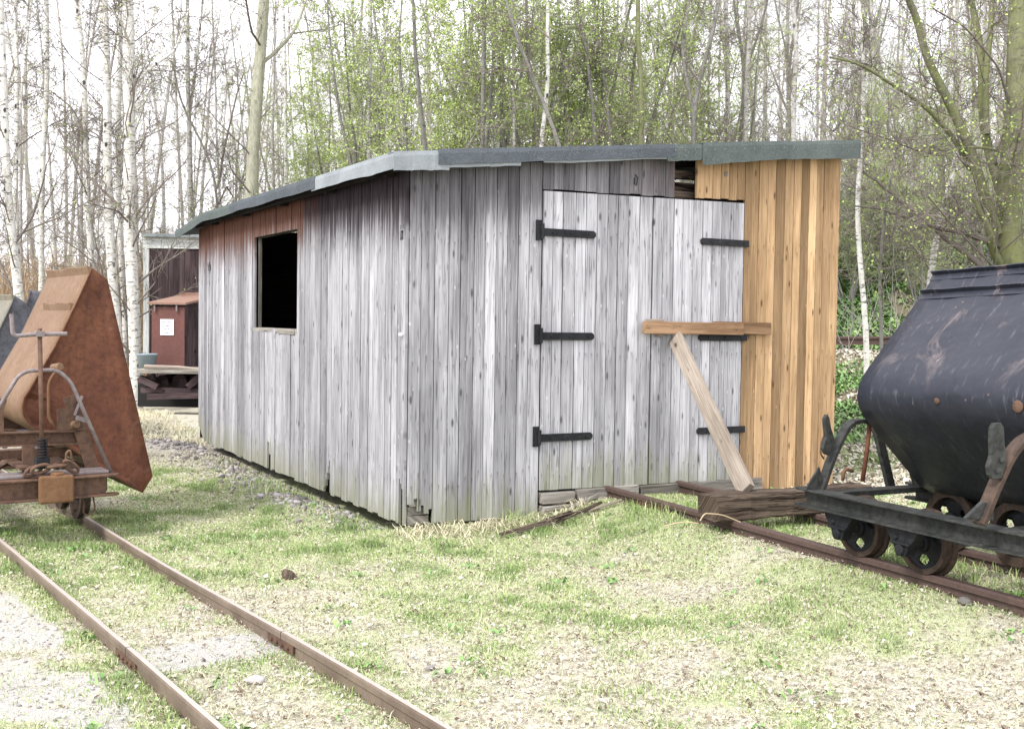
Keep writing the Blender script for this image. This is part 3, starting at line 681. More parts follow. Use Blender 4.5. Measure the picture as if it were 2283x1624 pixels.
Fr = rim([i for i in range(N1)])+rim([nB*N1+i for i in range(N1)][::-1])+rim([j*N1 for j in range(nB+1)][::-1])+rim([j*N1+nA for j in range(nB+1)])
for f in Fr: rf.f.append(f); rf.mi.append(0)
roof = rf.build('roof', M['felt_dark'], shed)
def strip(name, mat, P0, P1, out, ztopf, drop, n=22, wav=.002, th=.006, fold=.10, parent=None):
    """felt folded over an edge: hangs `drop(t)` below the roof surface"""
    P0 = np.array(P0, float); P1 = np.array(P1, float); out = np.array(out, float); s = MB(); V = []
    for k in range(n+1):
        t = k/n; p = P0+(P1-P0)*t; zt = ztopf(t); w = wav*(math.sin(t*17+P0[0])+rng.uniform(-.8, .8))
        o = out*(.008+w*.5)
        V += [(*(p-out*fold)[:2], zt+.012), (*(p+o)[:2], zt+.010), (*(p+o+out*.006)[:2], zt-.02), (*(p+out*(.012+w))[:2], zt-drop(t)+w*.8)]
    Fc = [(4*k+i, 4*k+i+1, 4*k+5+i, 4*k+4+i) for k in range(n) for i in range(3)]
    if (P1-P0)[0] > .1: Fc = [f[::-1] for f in Fc]
    s.add(V, Fc); o = s.build(name, mat, parent, smooth=False)
    md = o.modifiers.new('thick', 'SOLIDIFY'); md.thickness = th; md.offset = 0
    return o
zt_ = lambda a: zR(a)+.075
def fstrip(u0, u1, mat, drop, off=0., **k):
    a0 = FR(u0, 345, -ob)[0] if u0 > 890 else A0-.016; a1 = FR(u1, 345, -ob)[0]
    return strip('felt_strip', mat, (a0, B0-off, 0), (a1, B0-off, 0), (0, -1, 0), lambda t: zt_(a0+(a1-a0)*t)+off, drop, parent=shed, **k)
fstrip(885, 1000, M['felt_pale'], lambda t: .115+.01*t)
fstrip(975, 1500, M['felt_dark'], lambda t: .095-.01*t, .008)
fstrip(1000, 1160, M['felt_pale'], lambda t: .105, -.004)
fstrip(1210, 1500, M['felt_pale'], lambda t: .092+.004*sin(t*6), -.003)
fstrip(1485, 1585, M['felt_green'], lambda t: .115, .004)
fstrip(1562, 1750, M['felt_green'], lambda t: .165-.03*t, .014)
fstrip(1745, 1913, M['felt_green'], lambda t: .135+.012*t, .009)
strip('felt_strip', M['felt_pale'], (A0, B0-.01, 0), (A0, 1.6, 0), (-1, 0, 0), lambda t: zt_(A0), lambda t: .105-.012*t+.004*sin(t*9), parent=shed)
strip('felt_strip', M['felt_dark'], (A0-.006, 1.5, 0), (A0-.006, 4.1, 0), (-1, 0, 0), lambda t: zt_(A0)+.004-.0*t, lambda t: .088+.004*sin(t*13), parent=shed)
strip('felt_strip', M['felt_green'], (A0-.002, 4.0, 0), (A0-.002, B1, 0), (-1, 0, 0), lambda t: zt_(A0)-.10*float(ss(5.2, 6.6, 4.0+(B1-4.0)*t)), lambda t: .088+.004*sin(t*11), parent=shed)
b_ = MB(); b_.beam((A0+.06, B0+.03, zR(0)-.02), (A0+.06, B1-.1, zR(0)-.02), .03, .06); 
for y in np.linspace(.2, B1-.2, 6): b_.beam((A0+.05, y, zR(-.1)-.025), (AX+.15, y, zR(AX+.15)-.025), .06, .06)
b_.build('rafter', M['inner'], shed)
b_ = MB()
for u in list(range(1500, 1900, 22)):
    b_ = MB(); a = FR(u, 345, -ob)[0]; b_.revolve([(0, .006), (.003, .005), (.004, 0)], (a, -ob-.028, zt_(a)-.03), (0, -1, 0), 8)
    b_.build('nail_head', M['steel'], shed)

# ------------------------------------------------------------------ timbers on the door
def W(a, b, z): return O_S+cS*a+dS*b+np.array([0, 0, z])
def timber(name, parts, mat, label, cat, bevel=.004):
    m = MB()
    for p, q, w, h, up, tn in parts: m.beam(p, q, w, h, up, tone=tn, jit=.002)
    o = m.build(name, mat, bevel=bevel); return tag(o, label, cat)
z_b = FR(1560, 731)[1]
q0 = FR(1422, 730)[0]; q1_ = FR(1640, 733)[0]; q2_ = FR(1708, 734)[0]; q15 = FR(1583, 720)[0]
timber('door_bar', [(W(q0, -.075, z_b+.002), W(q1_, -.075, z_b-.004), .045, .095, (0, 0, 1), .75)], M['bar'], 'brown wooden bar nailed across both door leaves', 'wooden bar')
timber('door_bar', [(W(q15, -.046, z_b+.008), W(q2_, -.050, z_b+.002), .022, .10, (0, 0, 1), .35)], M['bar'], 'shorter dark brown board behind the bar, reaching onto the orange planks', 'board')
timber('wooden_block', [(W(FR(1447, 718)[0]-.06, -.05, z_b+.045), W(FR(1447, 718)[0]+.10, -.05, z_b+.045), .018, .045, (0, 0, 1), .9)], M['brace'], 'small pale wooden block above the left end of the bar', 'block')
# the rotten log across the track
lp = [on_z(1588, 1128, .28), on_z(1850, 1122, .28)]
LB, LE = W(0, 0, 0), 0
p0 = on_z(1667, 1158, ZR)-cR*.235; p1 = p0+cR*1.3
m = MB(); nn = 26; V = []
for k in range(nn+1):
    t = k/nn; c = p0+(p1-p0)*t+dR*.10
    hh_ = .165+.010*sin(t*9); ww = .20+.012*sin(t*7+1)
    er = .03 if k == 0 else 0
    rad = [(-.5, -.42), (-.5, .38), (-.42, .5), (.42, .5), (.5, .40), (.5, -.42), (.4, -.5), (-.4, -.5)]
    for (sx, sz) in rad: V.append(c+dR*(sx*ww+rng.uniform(-.006, .006))+np.array([0, 0, .08+sz*hh_+rng.uniform(-.006, .006)])+cR*rng.uniform(-.02, .02)*(k in (0, nn)))
Fc = [(k*8+i, k*8+(i+1) % 8, (k+1)*8+(i+1) % 8, (k+1)*8+i) for k in range(nn) for i in range(8)]+[tuple(range(8)), tuple(nn*8+i for i in range(7, -1, -1))]
m.add(V, [f[::-1] for f in Fc], .5, [(np.dot(v-p0, dR)+v[2], np.dot(v-p0, cR), 1.) for v in V]); lg = m.build('timber_baulk', M['rot']); tag(lg, 'rotten dark timber baulk lying across the rails at the wagon', 'timber')
ztl = .12+.19
# diagonal brace from the bar down to the log
ft_ = on_plane(1664, 1098, p0+dR*.10, dR); ft_[2] = ZR+.17
tp = W(FR(1492, 757)[0], -.075, z_b-.075)
ft2 = ft_.copy()
timber('diagonal_brace', [(tp, ft2, .05, .115, tuple(-dS), .75)], M['brace'], 'pale diagonal brace board leaning from the bar to the timber baulk', 'brace')
o = MB(); o.box(tuple(W(FR(1460, 745)[0], -.05, z_b-.06)), (.06, .012, .02), tone=.9); tag(o.build('wood_chip', M['brace']), 'small splintered wood chip under the left end of the bar', 'wood chip')

# debris sticks before the door
deb = [((1115,1193),(1300,1163),.022,'rot','long split brown lath lying on the grass before the door'),((1150,1186),(1235,1172),.03,'brace','broken yellowish bark strip beside the long lath'),((1205,1168),(1275,1160),.02,'rot','short dark stick behind the long lath'),((1270,1155),(1330,1148),.035,'sleeper','flat grey splinter under the door sill'),((1300,1166),(1385,1163),.022,'brace','thin pale lath pointing at the rail'),((1230,1176),(1340,1160),.02,'rot','dark cracked lath crossing the long lath')]
for (q, r_, w, mt, lb) in deb:
    a_, b2_ = on_z(*q, .02), on_z(*r_, .03); a_[2] = hgt(a_[0], a_[1])+.012; b2_[2] = hgt(b2_[0], b2_[1])+.045; a_[2] += .02; w *= 1.35
    timber('broken_lath', [(a_, b2_, w, w*.6, (0, 0, 1), rng.uniform(.3, .9))], M[mt], lb, 'lath')
for (pts, lb) in (([(1560, 1160), (1570, 1143), (1610, 1146), (1650, 1163)], 'dry bent stalk arching in front of the timber baulk'), ([(1480, 1172), (1520, 1162), (1555, 1166)], 'dry stalk lying left of the timber baulk')):
    P = [on_plane(u, v, p0-dR*.10, dR) for u, v in pts]; m = MB(); m.tube(fillet(P, .05), .004, 5, tone=.9); tag(m.build('dry_stalk', M['reed']), lb, 'stalk')

# ------------------------------------------------------------------ rails
SEC = [(-.032, 0), (.032, 0), (.032, .008), (.006, .016), (.006, .052), (.018, .058), (.018, .074), (.014, .08), (-.014, .08), (-.018, .074), (-.018, .058), (-.006, .052), (-.006, .016), (-.032, .008)]
def rail(parent, P, mat, sc=1.0, name='rail', sink=0.):
    m = MB(); m.sweep(P, [(a*sc, b*(.08+sink)/.08-sink if sink else b*sc) for a, b in SEC]); return m.build(name, mat, parent)
tk = empty('railway_track', (0, 0, 0), 0, 'narrow gauge track in the foreground running under the rusty wagon', 'railway track')
for s0, tj in ((-.325, 1.12), (.325, 1.0)):
    for (t0, t1) in ((-3, tj-.004), (tj+.004, 14)):
        n = 24; P = [C_L+cL*(s0+.006*sin(t*1.3+s0*5))+dL*t+np.array([0, 0, 0.004+.004*sin(t*1.7)]) for t in np.linspace(t0, t1, n)]
        rail(tk, P, M['rail'], .76, sink=.04)
for s0, tj in ((-.325, 1.12), (.325, 1.0)):
    for sg in (-1, 1):
        m = MB(); q = C_L+cL*(s0+sg*.010)+dL*tj+np.array([0, 0, .035]); m.beam(q-dL*.14, q+dL*.14, .010, .036)
        for d_ in (-.09, -.03, .03, .09): m.revolve([(0, .009), (.008, .009), (.010, 0)], q+dL*d_+cL*sg*.005, cL*sg, 6)
        m.build('fishplate', M['rust_dark'], tk)
tr2 = empty('railway_track', (0, 0, 0), 0, 'narrow gauge track leading from under the door to the black wagon', 'railway track')
for s0 in (-.345, .345):
    aw = 3.38 if s0 < 0 else 3.30
    # both rails end at the shed front
    t1 = [t for t in np.linspace(0, 8, 400) if np.dot(C_R+cR*s0+dR*t-O_S, dS) < .05][-1]
    P = [C_R+cR*s0+dR*t+np.array([0, 0, ZR-.12]) for t in np.linspace(-3.5, t1, 20)]
    rail(tr2, P, M['rail_dark'], 1.5)
q = C_R+cR*(-.345-.012)+dR*3.15+np.array([0, 0, .18]); m = MB(); m.beam(q-dR*.17, q+dR*.17, .014, .055)
for d_ in (-.12, -.04, .04, .12): m.revolve([(0, .012), (.012, .012), (.014, 0)], q+dR*d_-cR*.006, -cR, 6)
m.build('fishplate', M['rust_dark'], tr2)
for t in np.arange(-3.2, 4.2, .62):
    m = MB(); m.beam(C_R+cR*-.5+dR*t+np.array([0, 0, .058]), C_R+cR*.5+dR*t+np.array([0, 0, .058]), .17, .10, tone=rng.random(), jit=.004); m.build('sleeper', M['sleeper'], tr2, bevel=.006)
tr3 = empty('railway_track', (0, 0, 0), 0, 'distant rusty track at the foot of the green bank', 'railway track')
for dy in (0, .65):
    P = []
    for u in np.linspace(1700, 2300, 14):
        q = on_depth(u, 766+(u-1860)*.085, 17.2+dy); P.append((q[0], q[1], float(hgt(q[0], q[1]))+.12))
    rail(tr3, P, M['rail_dark'], 1.5)

# ------------------------------------------------------------------ wagons
IB = [(-.055, 0), (.055, 0), (.055, .012), (.005, .018), (.005, .124), (.055, .130), (.055, .142), (-.055, .142), (-.055, .130), (-.005, .124), (-.005, .018), (-.055, .012)]
def tub_mesh(prof, y0, y1, inset, far=0., th=.012):
    """prof: closed-side open trough outline [(x, z)] from one rim over the belly to the other; ends inclined by inset(k)"""
    n = len(prof); s = MB(); ny_ = 10; V = []
    for j in range(ny_+1):
        for k in range(n):
            ins = inset[k]; y = (y0+ins)+((y1-ins*far)-(y0+ins))*j/ny_
            V.append((prof[k][0], y, prof[k][1]))
    s.add(V, [(j*n+k, (j+1)*n+k, (j+1)*n+k+1, j*n+k+1) for j in range(ny_) for k in range(n-1)])
    return s
def arc(cx, cz, r, a0, a1, n): return [(cx+r*cos(R_(a0+(a1-a0)*i/n)), cz+r*sin(R_(a0+(a1-a0)*i/n))) for i in range(n+1)]
def end_plate(prof, y0, inset, crease, sgn=1, th=.010):
    """end sheet as a fan with a folded crease band parallel to the opening (prof[0]..prof[-1])"""
    s = MB(); n = len(prof); A = np.array(prof[0]); B = np.array(prof[-1]); c = np.array(crease)
    V = [(p[0], y0+sgn*inset[k], p[1]) for k, p in enumerate(prof)]
    cen = np.mean(np.array(prof), 0)+np.array(crease); 
    # inner ring scaled toward the centroid gives a flat, slightly dished field
    cen = np.mean(np.array(prof), 0); yi = y0+sgn*(np.mean(inset)+.015)
    for sc_ in (.86, .45):
        for k, p in enumerate(prof): V.append((cen[0]+(p[0]-cen[0])*sc_, (y0+sgn*inset[k])*sc_+yi*(1-sc_)+(sgn*.040 if sc_ > .5 else sgn*.030), cen[1]+(p[1]-cen[1])*sc_))
    V.append((cen[0], yi, cen[1])); Fc = []
    for r_ in range(2):
        for k in range(n): k2 = (k+1) % n; Fc.append((r_*n+k, r_*n+k2, (r_+1)*n+k2, (r_+1)*n+k))
    for k in range(n): Fc.append((2*n+k, 2*n+(k+1) % n, 3*n))
    s.add(V, Fc if sgn > 0 else [f[::-1] for f in Fc]); return s
def wheel(parent, c, r=.155, mat='iron_black', outer=-1, name='wheel'):
    """wheel centred at c, axle along local x; outer = side of the flange-free face"""
    m = MB(); w = .03; o = outer
    m.revolve([(o*w, r*.86), (o*w, r*.99), (o*.0, r), (-o*w*.7, r*1.0), (-o*w*.75, r*1.12), (-o*w*1.25, r*1.12), (-o*w*1.25, r*.86), (o*w, r*.86)], c, (1, 0, 0), 36, mi=1)
    m.revolve([(-.04, 0), (-.04, .035), (-.035, .04), (.035, .04), (.04, .035), (.04, 0)], c, (1, 0, 0), 20)
    # web with three openings
    na, nr = 60, 9; V = []; Fc = []
    for i in range(nr+1):
        rr = .035+(r*.88-.035)*i/nr
        for k in range(na): a = 2*pi*k/na; V.append((c[0]+o*(.012-.010*sin(pi*i/nr)), c[1]+rr*cos(a), c[2]+rr*sin(a)))
    for i in range(nr):
        rm = .035+(r*.88-.035)*(i+.5)/nr
        for k in range(na):
            am = 2*pi*(k+.5)/na; y, z = rm*cos(am), rm*sin(am)
            if any((y-.086*cos(q))**2+(z-.086*sin(q))**2 < .030**2 for q in (.6, .6+2*pi/3, .6+4*pi/3)): continue
            Fc.append((i*na+k, i*na+(k+1) % na, (i+1)*na+(k+1) % na, (i+1)*na+k))
    m.add(V, Fc); wh = m.build(name, [M[mat], M['rim_dark']], parent, smooth=False)
    sd = wh.modifiers.new('th', 'SOLIDIFY'); sd.thickness = .008; sd.offset = 0
    return wh
def chain(parent, pts, mat, r=.010, L=.075, w=.024):
    P = [np.array(p, float) for p in pts]; seg = []; i = 0
    tot = sum(np.linalg.norm(P[k+1]-P[k]) for k in range(len(P)-1)); n = max(2, int(tot/(L*1.35)))
    def at(d):
        for k in range(len(P)-1):
            l = np.linalg.norm(P[k+1]-P[k])
            if d <= l or k == len(P)-2: return P[k]+(P[k+1]-P[k])*d/l
            d -= l
    for k in range(n):
        c = at(tot*(k+.5)/n); a, b = at(tot*k/n), at(tot*(k+1)/n); x = (b-a)/np.linalg.norm(b-a)
        up = np.array([0, 0, 1.]) if k % 2 else np.array([.3, 1, .2]); y = np.cross(up, x); y /= np.linalg.norm(y)
        ring = [c+x*(L*.95*cos(t))*(1 if abs(cos(t)) > .2 else 1)+y*w*sin(t) for t in np.linspace(0, 2*pi, 16, endpoint=False)]
        m = MB(); m.tube(ring, r, 7, closed=True); m.build('chain_link', M[mat], parent, smooth=True)

# ---- left rusty wagon.  local frame: x across (right), y along the track away, z up
zt0 = 3.915
def left_wagon(t, label, full=True, tubmats=('rust_red', 'rust_tan'), rotdeg=0., shift=(0, 0), group=None, length=1.2, pose=None):
    O = C_L+dL*t; w = empty('tipper_wagon', (O[0], O[1], 0), -HL, label, 'wagon', group)
    if pose: w.location = (pose[0], pose[1], 0); w.rotation_euler = (0, 0, pose[2])
    # tub
    A, B, C, D, Eb = (.322, 1.815), (.426, 1.734), (.734, .37), (.665, .257), (.441, .374)
    belly = arc(.070, .865, .165, 156, 236, 10)
    prof = [B, A, (.215, 1.555), (.10, 1.29), (-.065, .98)]+belly+[(.16, .62), (.42, .42), D, C]
    ins = [.0, .0, .03, .06, .09]+[.15]*len(belly)+[.10, .05, .0, .0]
    if rotdeg or shift != (0, 0):
        ca, sa_ = cos(R_(rotdeg)), sin(R_(rotdeg))
        prof = [((x-.2)*ca-(z-.9)*sa_+.2+shift[0], (x-.2)*sa_+(z-.9)*ca+.9+shift[1]) for x, z in prof]
    y0, y1 = .3, .3+length
    te = empty('tub', (0, 0, 0)); te.parent = w
    # keep the tub a mesh part
    bpy.data.objects.remove(te)
    s = tub_mesh(prof, y0, y1, ins, -1. if full else 1.); tub = s.build('tub', M[tubmats[1]], w, smooth=True)
    sd = tub.modifiers.new('th', 'SOLIDIFY'); sd.thickness = .008; sd.offset = 0
    tub.data.set_sharp_from_angle(angle=R_(35))
    for yy, sg in ((y0, 1), (y1, -1)):
        e = end_plate(prof, yy, ins if sg > 0 else [q*(-1. if full else 1.) for q in ins], (0, 0), sg).build('end_plate', M[tubmats[0]], tub, smooth=True); e.data.set_sharp_from_angle(angle=R_(16))
        sd = e.modifiers.new('th', 'SOLIDIFY'); sd.thickness = .008; sd.offset = 0
    # rim angle iron and lower stiffener, dented
    def ridge(p, q, f, out, yl0, yl1):
        P = np.array(p)+(np.array(q)-np.array(p))*f; d = (np.array(p)-np.array(q)); d /= np.linalg.norm(d); nrm = np.array([-d[1], d[0]])
        if nrm[0] > 0: nrm = -nrm
        m = MB(); n = 14; V = []
        for k in range(n+1):
            tt = k/n; y = yl0+(yl1-yl0)*tt; dz = .012*math.exp(-((tt-.55)/.06)**2)+.004*sin(tt*11)
            a = P; b_ = P+nrm*out
            V += [(a[0], y, a[1]), (b_[0], y, b_[1]-dz), (b_[0]-d[0]*.006, y, b_[1]-d[1]*.006-dz), (a[0]-d[0]*.05, y, a[1]-d[1]*.05)]
        m.add(V, [(4*k+i, 4*k+(i+1) % 4, 4*k+4+(i+1) % 4, 4*k+4+i) for k in range(n) for i in range(4)]+[(3, 2, 1, 0), (4*n, 4*n+1, 4*n+2, 4*n+3)])
        m.build('rim_iron', M[tubmats[1]], tub)
    ridge(prof[1], prof[3], .0, .035, y0-.005, y1)
    if full: ridge(prof[1], prof[3], .47, .03, y0+.06, y0+.85)
    # frame: headstock, coupling block, deck, cross bar and pedestals
    if not full:
        m = MB(); m.sweep([(-.45, 0, .305), (.45, 0, .305)], IB); m.sweep([(-.45, 1.7, .305), (.45, 1.7, .305)], IB); m.beam((-.3, 0, .4), (-.3, 1.7, .4), .06, .1); m.beam((.3, 0, .4), (.3, 1.7, .4), .06, .1); m.build('frame', M['rust_dark'], w)
        for y in (.55, 1.15):
            for x, o_ in ((-.325, -1), (.325, 1)): wheel(w, (x, y, .235), outer=o_)
        return w
    for yy in (0, 1.72):
        m = MB(); m.sweep([(-.46, yy, .305), (.335, yy, .305)], IB)
        for z in (.305, .435):   # rounded flange tips
            for sx in (-1, 1):
                cx_ = -.46 if sx < 0 else .335
                pts = [(cx_, yy-.055, z)]+[(cx_+sx*(.085*sin(a)), yy-.055*cos(a), z) for a in np.linspace(.3, pi-.3, 8)]+[(cx_, yy+.055, z)]
                m.prism(pts[::(1 if sx > 0 else -1)], (0, 0, .012))
        m.build('headstock', M['rust_dark'], w, bevel=.002)
    m = MB(); m.box((.02, .12, .458), (.68, .19, .018), tone=.6); m.build('deck_plate', M['steel'], w, bevel=.003)
    m = MB(); P = [(x, -.075 if abs(x-.005) < .09 else -.055, 0) for x in (-.10, -.08, .005, .09, .112)]
    m.box((.005, -.062, .378), (.212, .05, .178)); m.build('coupling_block', M['rust_orange'], w, bevel=.014)
    m = MB(); m.revolve([(0, .045), (.01, .045), (.018, .03), (.022, 0)], (.02, -.035, .467), (0, 0, 1), 16); m.build('coupling_pin', M['rust_orange'], w)
    chain(w, [(-.175, -.02, .475), (-.12, .0, .495), (-.02, .03, .525), (.05, .05, .53)], 'rust_dark', .011, .062, .026)
    chain(w, [(-.13, -.04, .50), (-.03, -.03, .52), (.10, -.02, .525), (.13, -.01, .47)], 'rust_dark', .011, .062, .026)
    # side sills, cross bar
    m = MB(); m.beam((-.33, .05, .38), (-.33, 1.68, .38), .05, .11); m.beam((.33, .05, .38), (.33, 1.68, .38), .05, .11); m.beam((-.14, .1, .50), (-.14, .9, .50), .07, .02); m.build('side_sill', M['rust_dark'], w)
    XB = [(-.03, 0), (.03, 0), (.03, .01), (-.02, .01), (-.02, .085), (.03, .085), (.03, .095), (-.03, .095)]
    for yy in (.26, 1.45):
        m = MB(); m.sweep([(-.45, yy, .635), (.27, yy, .625)], XB); m.build('cross_bar', M['rust_dark'], w)
    m = MB(); m.beam((-.10, .24, .46), (-.10, .24, .63), .075, .02, up=(0, 1, 0)); m.beam((-.40, .3, .43), (-.08, .75, .50), .07, .02); m.beam((-.46, .5, .55), (.3, .5, .55), .03, .06)
    for yy in (.24, 1.46):   # inclined legs carrying the cross bar
        for p_, q_, u_ in (((.31, yy, .455), (.16, yy, .95), (1, 0, .3)), ((-.42, yy, .455), (-.27, yy, .95), (1, 0, -.3))):
            m2 = MB(); m2.beam(p_, q_, .02, .085, up=u_); m2.build('support_leg', M['rust_dark'], w)
    m.build('frame_brace', M['rust_dark'], w)
    m = MB()
    for yy in (.235, 1.47):
        for c_, d_ in (((.14, yy, .80), (.12, .012, .14)), ((-.33, yy, .80), (.16, .012, .16))):
            m = MB(); m.box(c_, d_); m.build('cradle_plate', M['rust_dark'], w)
    for (u, v) in ((135, 817), (172, 945)):
        q = on_plane(u, v, O+dL*.20, dL)-O; q = (np.dot(q, cL), .20, q[2])
        m = MB(); m.tube([(q[0]-.03, q[1]+.08, q[2]-.01), (q[0], q[1], q[2])], .026, 14); m.build('pivot_pin', M['rust_tan'], w, bevel=.004)
    # hoop
    def Lp(u, v, dt):
        q = on_plane(u, v, O+dL*dt, dL)-O; return (np.dot(q, cL), dt, q[2])
    hp = [Lp(-75, 1065, .09), Lp(40, 838, .09), Lp(62, 826, .09), Lp(128, 824, .09), Lp(158, 850, .09), Lp(250, 1060, .04)]
    hp[0] = (-.56, .09, .46)
    m = MB(); m.tube(fillet(hp, .09, 6), .013, 9); m.build('hoop', M['steel'], w, smooth=True)
    # brake screw with crank, spring and nut box
    tx_, bx_ = Lp(90, 742, .0), Lp(96, 1040, .0)
    m = MB(); m.tube([(tx_[0], 0.02, tx_[2]+.03), (bx_[0], .02, bx_[2])], .014, 10); m.build('brake_screw', M['rust_dark'], w, smooth=True)
    zs0, zs1 = Lp(96, 1022, 0)[2], Lp(96, 978, 0)[2]
    hx = [(bx_[0]+.028*cos(a), .02+.028*sin(a), zs0+(zs1-zs0)*a/(2*pi*7)) for a in np.linspace(0, 2*pi*7, 90)]
    m = MB(); m.tube(hx, .006, 5); m.build('spring', M['iron_black'], w, smooth=True)
    m = MB(); m.box((bx_[0], .03, zs0-.03), (.085, .07, .07)); m.build('nut_box', M['iron_black'], w, bevel=.006)
    zc = tx_[2]; l0 = Lp(27, 700, 0); l1 = Lp(30, 748, 0); r1_ = Lp(151, 748, 0)
    m = MB(); m.tube(fillet([(l0[0], .02, l0[2]), (l1[0], .02, l1[2]-.003), (tx_[0]-.03, .02, zc-.01), (r1_[0], .02, zc-.004)], .035, 5), .0135, 10); m.box((tx_[0], .02, zc-.006), (.05, .05, .036)); m.build('crank_handle', M['steel'], w, smooth=False, bevel=.002)
    # brake linkage bits seen against the tub
    m = MB(); m.beam(Lp(166, 925, .2), Lp(183, 882, .2), .01, .035, up=(0, 1, 0)); m.beam(Lp(170, 930, .16), Lp(197, 938, .16), .02, .03); m.build('latch', M['steel'], w)
    m = MB(); m.tube(fillet([Lp(128, 822, .2), Lp(108, 850, .17), Lp(108, 930, .15), Lp(120, 950, .15)], .05), .010, 7); m.build('brake_rod', M['rust_orange'], w, smooth=True)
    m = MB(); m.tube(fillet([Lp(145, 1040, .2), Lp(148, 1008, .2), Lp(156, 1002, .2), Lp(164, 1045, .2)], .02), .008, 7); m.build('shackle', M['rust_tan'], w, smooth=True)
    m = MB(); m.tube(fillet([Lp(188, 1108, -.0), Lp(186, 1145, -.0), Lp(200, 1148, -.0), Lp(212, 1135, .0), Lp(208, 1108, -.0)], .03), .006, 6); m.build('hanging_hook', M['rust_dark'], w, smooth=True)
    for y in (.62, 1.10):
        for x, o_ in ((-.325, -1), (.325, 1)): wheel(w, (x, y, .235), outer=o_)
        m = MB(); m.tube([(-.34, y, .235), (.34, y, .235)], .022, 10); m.build('axle', M['rust_dark'], w, smooth=True)
    m = MB(); 
    for x in (-.36, .36): m.box((x*.93, .62, .30), (.05, .14, .12)); m.box((x*.93, 1.10, .30), (.05, .14, .12))
    m.build('axle_box', M['iron_black'], w)
    return w
left_wagon(zt0, 'rusty red brown tipper wagon with its tub tipped over, in the left foreground')
left_wagon(zt0+3.4, 'second tipped wagon behind the rusty one, with an olive grey tub', False, ('grey_paint', 'olive'), 0., (.18, -.15))
_P = on_depth(70, 645, 13.0); _hb = R_(-16.5); _x = np.array([cos(_hb), -sin(_hb)]); _y = np.array([sin(_hb), cos(_hb)]); _o = _P[:2]-_x*.322-_y*.3
left_wagon(zt0+5.9, 'third tipped wagon farther back, with a blue grey tub', False, ('grey_paint', 'grey_paint'), 0., (.0, -.05), pose=(_o[0], _o[1], -_hb))

# ---- right black wagon
wr = empty('tipper_wagon', (C_R[0], C_R[1], 0), -HR, 'black painted tipper wagon with scraped tub on the right track', 'wagon')
def RWp(u, v, s):
    P = on_plane(u, v, C_R+cR*s, cR)-C_R; return (s, np.dot(P, dR), P[2])
def REp(u, v, t):
    P = on_plane(u, v, C_R+dR*t, dR)-C_R; return (np.dot(P, cR), t, P[2])
te_ = 1.21
pp = [REp(u, v, te_) for u, v in ((2085, 612), (2060, 655), (2050, 668), (1950, 803), (1940, 816), (1926, 836), (1916, 858), (1912, 880), (1916, 904), (1926, 926), (1934, 938), (2044, 1074), (2052, 1082))]
prof = [(p[0], p[2]) for p in pp]
prof[-1] = (prof[-1][0], max(prof[-1][1], .50)); prof += [(prof[-1][0]+.14, prof[-1][1]-.07), (prof[-1][0]+.22, prof[-1][1]+.02)]
prof = [(prof[0][0]+.11, prof[0][1]-.03)]+prof
ins = [0.]*len(prof)
L_ = 1.32; _n0 = 3
s = MB(); n = len(prof); V = []
for j in range(13):
    for k in range(n):
        y = te_-L_*j/12; V.append((prof[k][0]-.007*float(fbm(j*.9, k*.5, 1., 4)), y, prof[k][1]+.035*j/12*L_+.006*sin(j*1.7+k*.6)))
s.add(V, [(j*n+k, j*n+k+1, (j+1)*n+k+1, (j+1)*n+k) for j in range(12) for k in range(n-1)])
tub = s.build('tub', M['black_tub'], wr, smooth=True); tub.data.set_sharp_from_angle(angle=R_(50)); sd = tub.modifiers.new('th', 'SOLIDIFY'); sd.thickness = .008; sd.offset = 0
for yy in (te_, te_-L_):
    dz = .035*(te_-yy)
    s = MB(); V = [(p[0], yy, p[1]+dz) for p in prof]; s.add(V+[(v[0], v[1]+.006, v[2]) for v in V], [tuple(range(n)), tuple(range(2*n-1, n-1, -1))]+[(k, n+k, n+(k+1) % n, (k+1) % n) for k in range(n)])
    s.build('end_plate', M['black_tub'], tub)
def ridgeR(p, q, out, wd, mat='black_tub'):
    d = np.array(p)-np.array(q); d /= np.linalg.norm(d); nr_ = np.array([-abs(d[1]), abs(d[0])]); m = MB(); V = []; k_ = 16
    for k in range(k_+1):
        y = te_+.01-(L_+.02)*k/k_; dz = .035*(te_-y); w_ = .003*sin(k*1.9)
        for (al, o_) in ((0, .004), (0, out+w_), (-.007, out+w_), (-.010, .010), (-wd, .010), (-wd, .004)):
            c = np.array(p)+d*al+nr_*o_; V.append((c[0], y, c[1]+dz))
    m.add(V, [(6*k+i, 6*k+(i+1) % 6, 6*k+6+(i+1) % 6, 6*k+6+i) for k in range(k_) for i in range(6)]+[tuple(range(6))[::-1], tuple(6*k_+i for i in range(6))])
    m.build('rim_iron', M[mat], tub)
ridgeR(prof[1], prof[2], .035, .05); ridgeR(prof[2], prof[3], .035, .055)
for (u, v, r_) in ((2088, 893, .02), (1917, 885, .03), (2268, 905, .035)):
    q = REp(u, v, te_-.0) if u < 1950 else None
    if q is None:
        # on the near side sheet: intersect the belly with the pixel ray by stepping the lateral plane
        best = min(((abs((lambda P: P[2])(RWp(u, v, s_))-np.interp(0, [0], [0])), s_) for s_ in (-.24,)), key=lambda z: z[0])[1]; q = RWp(u, v, -.262)
    m = MB(); m.revolve([(0, r_*.9), (.004, r_*.8), (.007, r_*.3), (.0072, 0)], (q[0]+.0, q[1], q[2]), (-1, 0, 0), 14)
    m.build('rivet_patch', M['rust_dark'], tub, smooth=True)
